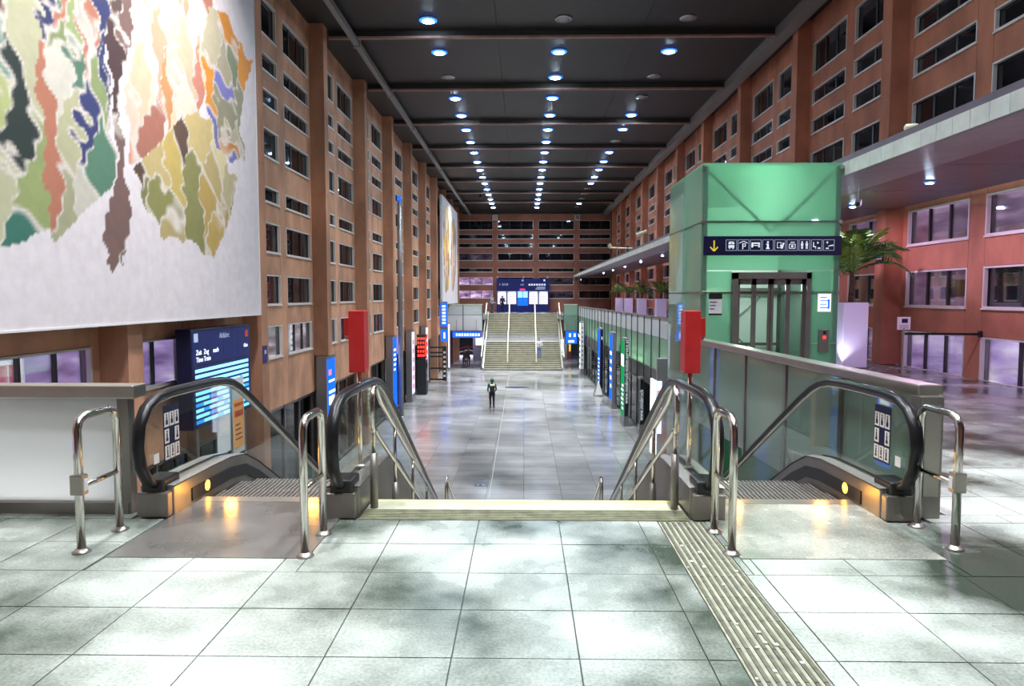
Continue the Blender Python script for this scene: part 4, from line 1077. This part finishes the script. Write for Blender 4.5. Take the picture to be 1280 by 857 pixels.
# floor pictogram
p = on_z(601, 605, ZL)
t = thing('floor_sticker', 'small dark floor pictogram with two white dots below the stairs', 'floor sticker', (p.x, p.y, ZL))
MB().box(-.22, .22, -.28, .1, 0, .004).build('base', 'navy', t); MB().box(-.18, .18, .35, .5, 0, .004).build('bar', 'navy', t)
for s in (-.09, .09): MB().lathe([(.055, .004), (.055, .007)], 12, (s, -.1, 0)).build('dot', 'white', t)
p = on_z(645, 484, ZL)
t = tag(MB().slabxy([(p.x + .95 * math.cos(q * PI / 10), p.y + .45 * math.sin(q * PI / 10)) for q in range(20)], ZL, ZL + .004).build('floor_emblem', 'navyl'), 'long dark blue oval emblem on the hall floor', 'floor emblem')
# pale floor lines
for i, (pa, pb) in enumerate((((637, 465), (611, 622)), ((671, 470), (672, 560)))):
    a, b = on_z(*pa, ZL), on_z(*pb, ZL)
    if i == 0: tag(MB().beam((a.x, a.y, ZL + .002), (b.x, b.y, ZL + .002), .022, .004).build('floor_line', 'ribd'), 'thin pale guide line along the middle of the hall floor', 'floor line')

# ------------------------------------------------------------------ far staircase, balconies, boards
fs = thing('far_staircase', 'wide pale staircase rising at the far end of the hall', 'stairs', (-.12, 61.8, ZL))
sw = 3.43
sm = MB().box(-sw, sw, 0, .32, -.05, 0, 0).box(-sw + .01, sw - .01, .03, .33, -.2, -.05, 1).mesh('step', ['tread', 'riser'])
y = 0; z = 0; fp_ = []
for i in range(29):
    z += rise
    ob('step', sm, fs, (0, y, z)); fp_.append((y, z)); y += .3
    if i == 13:
        MB().box(-sw, sw, y, y + .95, z - .1, z).build('landing', 'tread', fs); MB().box(-sw, sw, y + .88, y + .93, z, z + .03).build('landing_edge', 'cream', fs); y += .95
MB().slabyz([(0, 0), (9.6, 4.5), (9.6, 4.0), (1.0, 0)], -sw, sw).build('underside', 'slatel', fs)
for s in (-1, 1):
    MB().slabyz([(-.1, 0), (-.1, .25), (9.5, 5.0), (9.5, 4.0), (.3, 0)], *sorted((s * sw, s * (sw + .15)))).build('stringer', 'steel', fs)
def far_rail(x, lab, mat='cream', h=.95):
    t = thing('far_handrail', lab, 'handrail', (x, 61.8, ZL))
    MB().tube([(0, .9, .5 + .2), (0, .95, .5 + h), (0, 4.2, 2.35 + h), (0, 5.2, 2.4 + h), (0, 9.5, 4.8 + h), (0, 9.9, 4.8 + h), (0, 9.9, 4.8)], .06, 8).build('rail', mat, t)
    for yy, zz in ((1.0, .55), (4.4, 2.35), (7.2, 3.45), (9.4, 4.75)): MB().tube([(0, yy, zz), (0, yy, zz + h)], .045, 8).build('post', mat, t)
far_rail(-1.47, 'left of the two cream centre handrails on the far staircase'); far_rail(1.1, 'right of the two cream centre handrails on the far staircase')
for s, nm in ((-1, 'left'), (1, 'right')):
    x = -.12 + s * (sw + .22)
    t = thing('stair_parapet', '%s glass parapet with pale handrail of the far staircase' % nm, 'balustrade', (x, 61.8, ZL))
    MB().slabyz([(.2, .3), (.2, 1.15), (9.5, 5.75), (9.5, 4.9)], -.01, .01).build('glass', 'fglass_g', t)
    MB().tube([(0, .1, 1.2), (0, 9.6, 5.85)], .06, 8).build('rail', 'cream', t)
    for q in range(5): MB().tube([(0, .3 + q * 2.3, .2 + q * 1.14), (0, .3 + q * 2.3, 1.3 + q * 1.14)], .035, 8).build('post', 'steel', t)
for x0, x1, nm, n_, m2 in ((XL, -3.8, 'left', 2, 'fglass_w'), (3.62, facade_x(64.5) - .1, 'right', 1, 'fglass_g')):
    t = thing('balcony_front', 'milky glass balcony front %s of the far staircase' % nm, 'balustrade', ((x0 + x1) / 2, 64.4, -.4))
    w = (x1 - x0) / 2
    for i in range(n_):
        a, b = -w + 2 * w * i / n_ + .04, -w + 2 * w * (i + 1) / n_ - .04
        MB().box(a, b, -.02, 0, .45, 1.35).build('upper_pane', m2, t); MB().box(a, b, -.03, .05, -1.0, .4).build('lower_panel', 'white' if n_ == 2 else 'fglass_g', t)
    for i in range(n_ + 1): MB().box(-w + 2 * w * i / n_ - .03, -w + 2 * w * i / n_ + .03, -.05, .03, -1.0, 1.4).build('post', 'mullion', t)
    MB().box(-w, w, -.06, .04, 1.36, 1.43).build('top_rail', 'cream', t)
    MB().box(-w, w, -.02, .06, .36, .45).build('mid_rail', 'tub', t)
# passages under the balconies
for x0, x1, nm in ((XL, -3.7, 'left'), (3.5, 5.1, 'right')):
    t = thing('passage_back', 'dim passage wall under the balcony %s of the far stairs' % nm, 'passage', ((x0 + x1) / 2, 76, ZL))
    w = (x1 - x0) / 2
    MB().box(-w, w, 0, .1, 0, 4.4).build('end_wall', 'slate' if nm == 'left' else 'wallB', t)
    if nm == 'left':
        MB().box(-w, w * .15, -1.0, -.6, 0, .25).build('kerb', 'whitep', t)
        MB().tube([(-w, -1, .9), (-w * .3, -1, 1.15), (w * .15, -1, 1.1)], .06, 8).build('red_band', 'red', t)
        MB().tube([(-w, -1.05, .45), (-w * .2, -1.05, .85), (w * .3, -1.05, .55)], .06, 8).build('white_band', 'white', t)
        MB().box(w * .2, w, -5, -4.9, 0, 3.0).build('grey_partition', 'slatel', t); MB().box(w * .35, w * .9, -5.05, -5, 1.6, 2.4).build('notice_board', 'whitep', t)
    else:
        MB().box(-.25, .1, -4, -3.9, 0, 2.4).build('door_leaf', 'tub', t); MB().box(.3, .5, -4, -3.9, .9, 2.2).build('poster', 'yelp', t)
        MB().box(-.7, -.3, -5, -4.9, .6, 2.2).build('poster', 'whitel', t)
    lamp('passage_lamp', 'AREA', (0, -6, 4.2), 110, (.78, .72, 1), t, 1.5)
    MB().box(-.5, .5, -6.2, -5.8, 4.22, 4.3).build('ceiling_lamp', 'whitep', t)
for x0, x1, z0, z1, nm, txt in ((-6.55, -3.95, -2.05, -1.45, 'left', True), (3.75, 4.85, -2.6, -1.4, 'right', False)):
    t = thing('hanging_sign', 'blue lit hanging sign under the balcony %s of the far stairs' % nm, 'sign', ((x0 + x1) / 2, 64.0, z0))
    w = (x1 - x0) / 2; h = z1 - z0
    MB().box(-w, w, 0, .2, 0, h).build('housing', 'navyl', t); MB().box(-w + .04, w - .04, -.02, 0, .04, h - .04).build('lit_face', 'blue', t)
    for i in range(9 if txt else 3): MB().box(-w + .35 + i * (.25 if txt else .42), -w + .35 + i * (.25 if txt else .42) + .16, -.035, -.02, h * .3 + (0 if txt else .3), h * .68 + (0 if txt else .15)).build('pictogram', 'whitel', t)
    if not txt: MB().box(-w + .3, w - .3, -.035, -.02, .15, .35).build('print', 'whitel', t)
    for s in (-.7, .7): MB().box(s * w - .02, s * w + .02, .08, .12, h, -.42 - z0).build('hanger', 'tub', t)
# information wall at the top of the far stairs
ib = thing('information_wall', 'dark blue information wall with lit timetables above the far staircase', 'information board', (-.15, 78.3, 0))
MB().box(-2.9, 2.9, 0, .35, 0, 3.7).build('body', 'navyl', ib)
for x in (-2.3, -1.2, 1.2, 2.3):
    b = MB().box(x - .5, x + .5, -.04, 0, .85, 2.3).build('timetable', 'white', ib)
    MB().box(x - .46, x + .46, -.05, -.04, .9, 2.1).build('sheet', 'whitep', b); MB().box(x - .35, x + .35, -.06, -.05, 2.05, 2.2).build('strip_light', 'whitel', b)
    for q in range(7): MB().box(x - .4, x + .36, -.056, -.05, 1.0 + q * .14, 1.03 + q * .14).build('print_line', 'tub', b)
b = MB().box(-.58, .58, -.04, 0, .7, 2.35).build('monitor_panel', 'blue', ib)
for s in (-.29, .29): MB().box(s - .25, s + .25, -.06, -.04, 1.6, 2.25).build('monitor', 'cyan', b)
for s in (-.25, .25): MB().lathe([(.09, 0), (.09, .02)], 12, (s, -.05, 1.3)).build('round_button', 'white', b)
MB().box(-.3, .25, -.03, 0, 2.4, 2.55).build('led_line', 'redled', ib)
text('1  ' + '21:23', .3, 'iconw', ib, (-2.6, -.02, 2.95), FRONT); text('A-Z', .22, 'iconw', ib, (-.25, -.02, 2.95), FRONT)
for q in range(7): MB().box(.65 + q * .28, .85 + q * .28, -.02, 0, 2.92, 3.12).build('pictogram', 'iconw', ib)
for q in range(3): MB().box(1.4 + .1 * q, 2.5, -.02, 0, 2.5 + .11 * q, 2.56 + .11 * q).build('print_line', 'iconl', ib)
MB().box(2.3, 2.48, -.02, 0, 3.4, 3.6).build('pictogram', 'iconw', ib); MB().box(-.1, .1, -.02, 0, 3.4, 3.58).build('pictogram', 'iconl', ib)
for x in (-2.85, .05, 2.7): MB().tube([(x, .1, 3.7), (x, -.1, 3.85), (x + .1, -.3, 3.9)], .06, 8).build('spot_arm', 'cream', ib)
for x in (-1.75, 1.3):
    t = thing('loudspeaker', 'pale square loudspeaker high on the end wall, %s' % ('left' if x < 0 else 'right'), 'loudspeaker', (-3.2 if x < 0 else 5.85, YB - .75, 10.1))
    MB().box(-.05, .05, .2, .72, .2, .3).build('bracket', 'tub', t); MB().box(-.28, .28, -.2, .2, 0, .55).build('housing', 'white', t, bevel=.02); MB().box(-.22, .22, -.215, -.2, .06, .49).build('grille', 'tub', t)

# ------------------------------------------------------------------ right gallery: planters, palms, belt barrier
def frond_mesh(L_, droop, mat, seed):
    rr = random.Random(seed); m = MB(); n = 16
    def pt(s): return Vector((L_ * s * (1 - .18 * s), 0, L_ * (.75 * s - droop * s * s)))
    m.tube([pt(i / 8) for i in range(9)], [.016 * (1 - .85 * i / 8) + .002 for i in range(9)], 5)
    for i in range(2, n + 1):
        s = i / n; p = pt(s); d = (pt(min(1, s + .02)) - pt(s - .02)).normalized()
        ll = L_ * .34 * (1 - .72 * abs(s - .45) ** 1.0) * rr.uniform(.85, 1.1)
        for sg in (-1, 1):
            q = p + d * ll * .55 + Vector((0, sg * ll * .75, -.18 * ll + rr.uniform(-.05, .05) * ll))
            w = d * .022; mid = (p + q) / 2 + Vector((0, 0, .05 * ll))
            m.quad([p - w, mid - w * 1.3, q, mid + w * 1.3])
    return m.mesh('frond', mat)
FR = [frond_mesh(1.25, .5, 'leaf', 1), frond_mesh(1.1, .3, 'leafy', 2), frond_mesh(1.35, .75, 'leaf', 3)]
def palm(x, y, label, plabel, n=20, tall=.5, big=1.0):
    p = thing('planter', plabel, 'planter', (x, y, 0), group='white planters in the right gallery')
    m = MB(); m.slabxy([(-.3, -.3), (.3, -.3), (.3, .3), (-.3, .3)], 0.03, 1.6); m.build('box', 'planter', p, bevel=.02)
    MB().box(-.33, .33, -.33, .33, 0, .04).build('foot', 'steeld', p); MB().box(-.27, .27, -.27, .27, 1.59, 1.61).build('soil', 'soil', p)
    t = thing('palm', label, 'plant', (x, y, 1.6), group='potted palms in the right gallery')
    MB().tube([(0, 0, 0), (.02, 0, tall * .5), (0, .02, tall)], [.07, .06, .05], 8).build('trunk', 'trunk', t)
    rr = random.Random(int(x * 100 + y * 10))
    for i in range(n):
        o = ob('frond', FR[i % 3], t, (0, 0, tall - .05 - .2 * rr.random()))
        o.rotation_euler = (rr.uniform(-.15, .15), -rr.uniform(-.35, .5) - (.4 if i % 3 == 0 else 0), i * 2.4 + rr.uniform(-.2, .2)); o.scale = [big * rr.uniform(.85, 1.2)] * 3
palm(7.95, 17.3, 'bushy palm beside the green lift', 'white lit planter beside the green lift', 46, .95, 1.0)
for i, (px, y) in enumerate(((826, 42.5), (802, 49), (785.5, 54), (774, 60))):
    x = on_y(px, 380, y).x
    palm(x, y, 'far gallery palm, %s from the lift' % ORD[i], 'white planter in the far gallery, %s from the lift' % ORD[i], 20, .5, .85)
# uplights on the gallery floor
for x, y, p in ((7.5, 16.9, 60), (7.8, 43.5, 50), (7.9, 58, 50)):
    t = thing('floor_uplight', 'small floor uplight by the %s' % {16.9: 'planter next to the lift', 43.5: 'nearest far gallery planter', 58: 'middle far gallery planters'}[y], 'uplight', (x, y, 0), group='gallery floor uplights')
    MB().lathe([(.1, 0), (.1, .05), (.08, .06)], 14).build('ring', 'steel', t); MB().lathe([(.075, .06), (.05, .068)], 14).build('lens', 'whitep', t)
    lamp('uplight_lamp', 'SPOT', (0, 0, .1), p, (.75, .7, 1), t, .06, (PI - .0, 0, 0), spread=2.2)
# belt barrier
sp = on_z(1127, 470, 0)
t = thing('belt_post', 'belt post with white notice board in front of the red wall', 'barrier post', (sp.x, sp.y, 0))
MB().lathe([(.17, 0), (.17, .015), (.05, .03)], 18).build('base', 'steel', t); MB().tube([(0, 0, .02), (0, 0, 1.05)], .028, 10).build('pole', 'steel', t)
MB().box(-.14, .14, -.02, .0, 1.02, 1.3).build('notice', 'white', t); MB().box(-.05, .08, -.024, -.02, 1.17, 1.26).build('notice_mark', 'navy', t)
for q in range(3): MB().box(-.1, .1, -.024, -.02, 1.05 + q * .03, 1.06 + q * .03).build('notice_line', 'tub', t)
e = Vector((XR - .02, 15.0, .95))
MB().beam((.02, 0, .93), (e.x - sp.x, e.y - sp.y, .95), .006, .05).build('belt', 'black', t)
MB().box(e.x - sp.x - .03, e.x - sp.x + .01, e.y - sp.y - .05, e.y - sp.y + .05, .88, 1.02).build('wall_clip', 'black', t)
t = thing('wall_plate', 'small navy number plate on the red column of the right wall', 'sign', (XRC - .02, COL0 + .12, 2.62))
MB().box(-.02, 0, -.13, .25, 0, .42).build('plate', 'navy', t); MB().box(-.025, -.02, -.06, .04, .24, .3).build('print', 'white', t); MB().box(-.025, -.02, .08, .2, .24, .27).build('print', 'white', t); MB().box(-.025, -.02, -.08, .2, .08, .1).build('print', 'white', t)
t = thing('window_notice', 'white arrow notice in the middle window of the right wall', 'notice', (XR + .3, 16.6, 1.72))
MB().box(0, .01, -.9, .25, 0, .42).build('sheet', 'white', t)
MB().box(-.004, 0, -.6, -.1, .03, .4).build('photo', 'slate', t)
for yc, s in ((-.75, -1), (.08, 1)):
    a = MB().box(-.005, 0, yc - .1, yc + .1, .28, .31); a.beam((-.003, yc + s * .1, .295), (-.003, yc + s * .04, .34), .003, .02); a.beam((-.003, yc + s * .1, .295), (-.003, yc + s * .04, .25), .003, .02); a.build('arrow', 'red', t)
    MB().box(-.005, 0, yc - .06, yc + .08, .06, .2).build('symbol', 'tub', t)
# small wall signs on the left columns
t = thing('wall_plate', 'small purple sign with white marks on the left column by the board', 'sign', (XLC + .0, COL0 - .02 + .2, .35))
MB().box(0, .02, -.15, .15, -.35, .1).build('plate', 'navyl', t); MB().box(.02, .024, -.06, .06, -.12, -.02).build('print', 'white', t)

# ------------------------------------------------------------------ people
def person(name, label, loc, rz, pose, mats, zones, extra=None, scale=1.0):
    """one continuous body: capsules fused with a voxel remesh; clothes are colour zones by height"""
    J = dict(head=(0, .0, 1.6), neck=(0, 0, 1.46), chest=(0, 0, 1.3), waist=(0, 0, 1.05), hip=(0, 0, .93),
             shL=(-.18, 0, 1.4), shR=(.18, 0, 1.4), elL=(-.24, .02, 1.12), elR=(.24, .02, 1.12), haL=(-.22, -.05, .87), haR=(.22, -.05, .87),
             hpL=(-.09, 0, .9), hpR=(.09, 0, .9), knL=(-.1, -.01, .5), knR=(.1, -.01, .5), anL=(-.1, .02, .08), anR=(.1, .02, .08), toL=(-.12, -.14, .035), toR=(.12, -.14, .035))
    J.update(pose); J = {k: Vector(v) for k, v in J.items()}
    caps = [('neck', .06, 'head', .07), ('chest', .13, 'neck', .065), ('chest', .145, 'waist', .13), ('waist', .13, 'hip', .14),
            ('shL', .075, 'shR', .075), ('chest', .12, 'shL', .08), ('chest', .12, 'shR', .08)]
    for s in 'LR': caps += [('sh' + s, .07, 'el' + s, .052), ('el' + s, .05, 'ha' + s, .034), ('hip', .12, 'hp' + s, .105), ('hp' + s, .1, 'kn' + s, .065), ('kn' + s, .065, 'an' + s, .045), ('an' + s, .05, 'to' + s, .038)]
    bm = bmesh.new()
    def ball(p, r, sc=(1, 1, 1)):
        bmesh.ops.create_icosphere(bm, subdivisions=2, radius=1, matrix=Matrix.Translation(p) @ Matrix.Diagonal((r * sc[0], r * sc[1], r * sc[2], 1)))
    def cap(p, r0, q, r1):
        n = max(2, int((q - p).length / .025))
        for i in range(n + 1): ball(p.lerp(q, i / n), r0 + (r1 - r0) * i / n)
    for a, r0, b, r1 in caps: cap(J[a], r0, J[b], r1)
    h = J['head']; ball(h, 1, (.078, .098, .115)); ball(h + Vector((0, -.1, -.01)), .018); ball(h + Vector((0, -.06, -.075)), .05)
    for s in (-1, 1): ball(h + Vector((s * .08, .01, -.01)), 1, (.012, .02, .03))
    for s in 'LR':
        w = J['ha' + s]; d = (w - J['el' + s]).normalized(); sd = Vector((0, 1, 0)) if abs(d.y) < .8 else Vector((0, 0, 1)); sd = (sd - d * sd.dot(d)).normalized()
        nrm = d.cross(sd); cap(w, .034, w + d * .07, .036)
        for i, l in enumerate((.07, .085, .08, .06)):
            b = w + d * .085 + sd * (.028 - .019 * i); cap(b, .012, b + d * l * .55 + nrm * .008, .0105); cap(b + d * l * .55 + nrm * .008, .0105, b + d * l * .9 + nrm * .03, .009)
        b = w + d * .02 + sd * .035; cap(b, .014, b + d * .04 + sd * .03, .012)
    me = bpy.data.meshes.new('tmp'); bm.to_mesh(me); bm.free()
    tmp = bpy.data.objects.new('tmp', me); C.objects.link(tmp)
    md = tmp.modifiers.new('r', 'REMESH'); md.mode = 'VOXEL'; md.voxel_size = .014
    ms = tmp.modifiers.new('s', 'SMOOTH'); ms.factor = .5; ms.iterations = 2
    bpy.context.view_layer.update()
    body = bpy.data.meshes.new_from_object(tmp.evaluated_get(bpy.context.evaluated_depsgraph_get()))
    bpy.data.objects.remove(tmp)
    body.materials.clear()
    for m_ in mats: body.materials.append(m_)
    hands = [J['haL'], J['haR']]
    dl = [(J['haL'] - J['elL']).normalized(), (J['haR'] - J['elR']).normalized()]
    for p in body.polygons:
        c = p.center; hz = c.z
        k = 1                                                     # top
        if hz < .1 and min((c.xy - J['anL'].xy).length, (c.xy - J['anR'].xy).length) < .25: k = 3
        elif hz < zones['waist'] and min((c - hands[0]).length, (c - hands[1]).length) > .13 and abs(c.x) < .22: k = 2
        if any((c - hp).dot(d_) > -.01 and (c - hp).length < .2 for hp, d_ in zip(hands, dl)): k = 0
        if (c - h).length < .16 and hz > h.z - .12:
            rel = c - h; k = 0
            if rel.z > .045 or rel.y > .02 + .3 * max(0, -rel.z): k = 4
            elif rel.y < -.07 and abs(rel.z - .01) < .011 and .02 < abs(rel.x) < .045: k = 4
            elif rel.y < -.07 and abs(rel.z + .06) < .006 and abs(rel.x) < .025: k = 5
        elif hz > J['neck'].z + .02 and (c.xy - h.xy).length < .1: k = zones.get('neck', 0)
        p.material_index = k
    body.shade_smooth()
    o = thing(name, label, 'person', loc, rz); o.scale = (scale,) * 3
    ob('body', body, o)
    if extra: extra(o, J)
    return o
def cloth(n, c): return pm(n, c, .85, noise=(18, .25))
lipm = pm('lips', (.4, .15, .13), .5)
def outfit(n, top, legs, shoes=(.02, .02, .02), hair=(.02, .015, .012)):
    return [M['skin'], cloth(n + ' top', top), cloth(n + ' trousers', legs), cloth(n + ' shoes', shoes), cloth(n + ' hair', hair), lipm]
def backpack(o, J):
    m = MB(); m.box(-.14, .14, .12, .3, 1.02, 1.36).build('backpack', cloth('backpack cloth', (.03, .025, .02)), o, bevel=.05)
    MB().box(-.13, .13, .13, .29, 1.33, 1.43).build('backpack_flap', cloth('pale yellow cloth', (.8, .85, .5)), o, bevel=.03)
    MB().tube([(-.12, -.1, 1.2), (-.13, -.08, 1.42), (-.12, .1, 1.45), (-.11, .15, 1.38)], .02, 6).build('strap', cloth('strap cloth', (.8, .85, .5)), o)
    MB().tube([(.12, -.1, 1.2), (.13, -.08, 1.42), (.12, .1, 1.45), (.11, .15, 1.38)], .02, 6).build('strap', cloth('strap cloth', (.8, .85, .5)), o)
def cap_hat(o, J):
    h = J['head']; MB().lathe([(.112, -.02), (.12, .03), (.11, .08), (.08, .125), (.03, .145)], 16, (h.x, h.y + .005, h.z)).build('knit_cap', cloth('green knit', (.01, .09, .05)), o, smooth=True)
p = on_z(615, 510, ZL)
person('person', 'person with green cap and dark backpack seen from behind on the hall floor', (p.x, p.y, ZL), PI + .15,
       dict(haL=(-.2, -.14, .98), haR=(.2, -.14, .98), elL=(-.25, .06, 1.12), elR=(.25, .06, 1.12), anL=(-.1, .08, .08), toL=(-.12, -.08, .035)),
       outfit('walker', (.03, .1, .14), (.012, .014, .03)), dict(waist=.98), lambda o, J: (backpack(o, J), cap_hat(o, J)), 1.0)
p = on_z(580.5, 459.5, ZL)
person('person', 'person in dark coat, left of the standing pair by the far passage', (p.x, p.y, ZL), PI - .3, dict(haR=(.3, -.05, 1.15), elR=(.34, .03, 1.2), head=(.03, 0, 1.6)), outfit('pair one', (.025, .02, .025), (.015, .015, .03)), dict(waist=.85), None, 1.0)
p = on_z(585.5, 459, ZL)
person('person', 'person in dark jacket, right of the standing pair by the far passage', (p.x, p.y, ZL), PI + .3, dict(haL=(-.3, -.05, 1.15), elL=(-.34, .03, 1.2), head=(-.03, 0, 1.6)), outfit('pair two', (.03, .02, .015), (.015, .015, .025), hair=(.12, .07, .04)), dict(waist=.9), None, 1.05)
# man on the far stairs: stand him on a tread
k = 5; yy, zz = fp_[k]
xx = on_y(674, 440, 61.8 + yy).x
person('person', 'person in white jacket and jeans walking down the far staircase', (xx, 61.8 + yy + .16, ZL + zz), 0,
       dict(haL=(-.1, -.2, 1.08), haR=(.1, -.2, 1.08), elL=(-.27, -.02, 1.14), elR=(.27, -.02, 1.14), knL=(-.1, -.08, .5), anL=(-.1, .0, .08), toL=(-.11, -.14, .035), head=(0, -.03, 1.59)),
       outfit('stairs man', (.85, .87, .9), (.12, .2, .45)), dict(waist=.95), None, 1.03)
p = on_y(628, 393, 74.5)
person('person', 'person in dark clothes reading the lit timetables at the top', (p.x, 74.5, 0), PI - .4, dict(haL=(-.22, -.3, 1.2)), outfit('reader', (.012, .014, .02), (.012, .012, .02)), dict(waist=.92), None, 1.05)
p = on_y(614.5, 393, 72.0)
person('person', 'person in jeans leaning at the top left of the far stairs', (p.x, 72.2, 0), 1.2, dict(head=(0, -.12, 1.57), neck=(0, -.08, 1.45), chest=(0, -.05, 1.3), shL=(-.18, -.05, 1.4), shR=(.18, -.05, 1.4), haL=(-.2, -.3, 1.05), haR=(.2, -.3, 1.05)), outfit('leaner', (.3, .32, .38), (.05, .08, .16)), dict(waist=.95), None, 1.03)
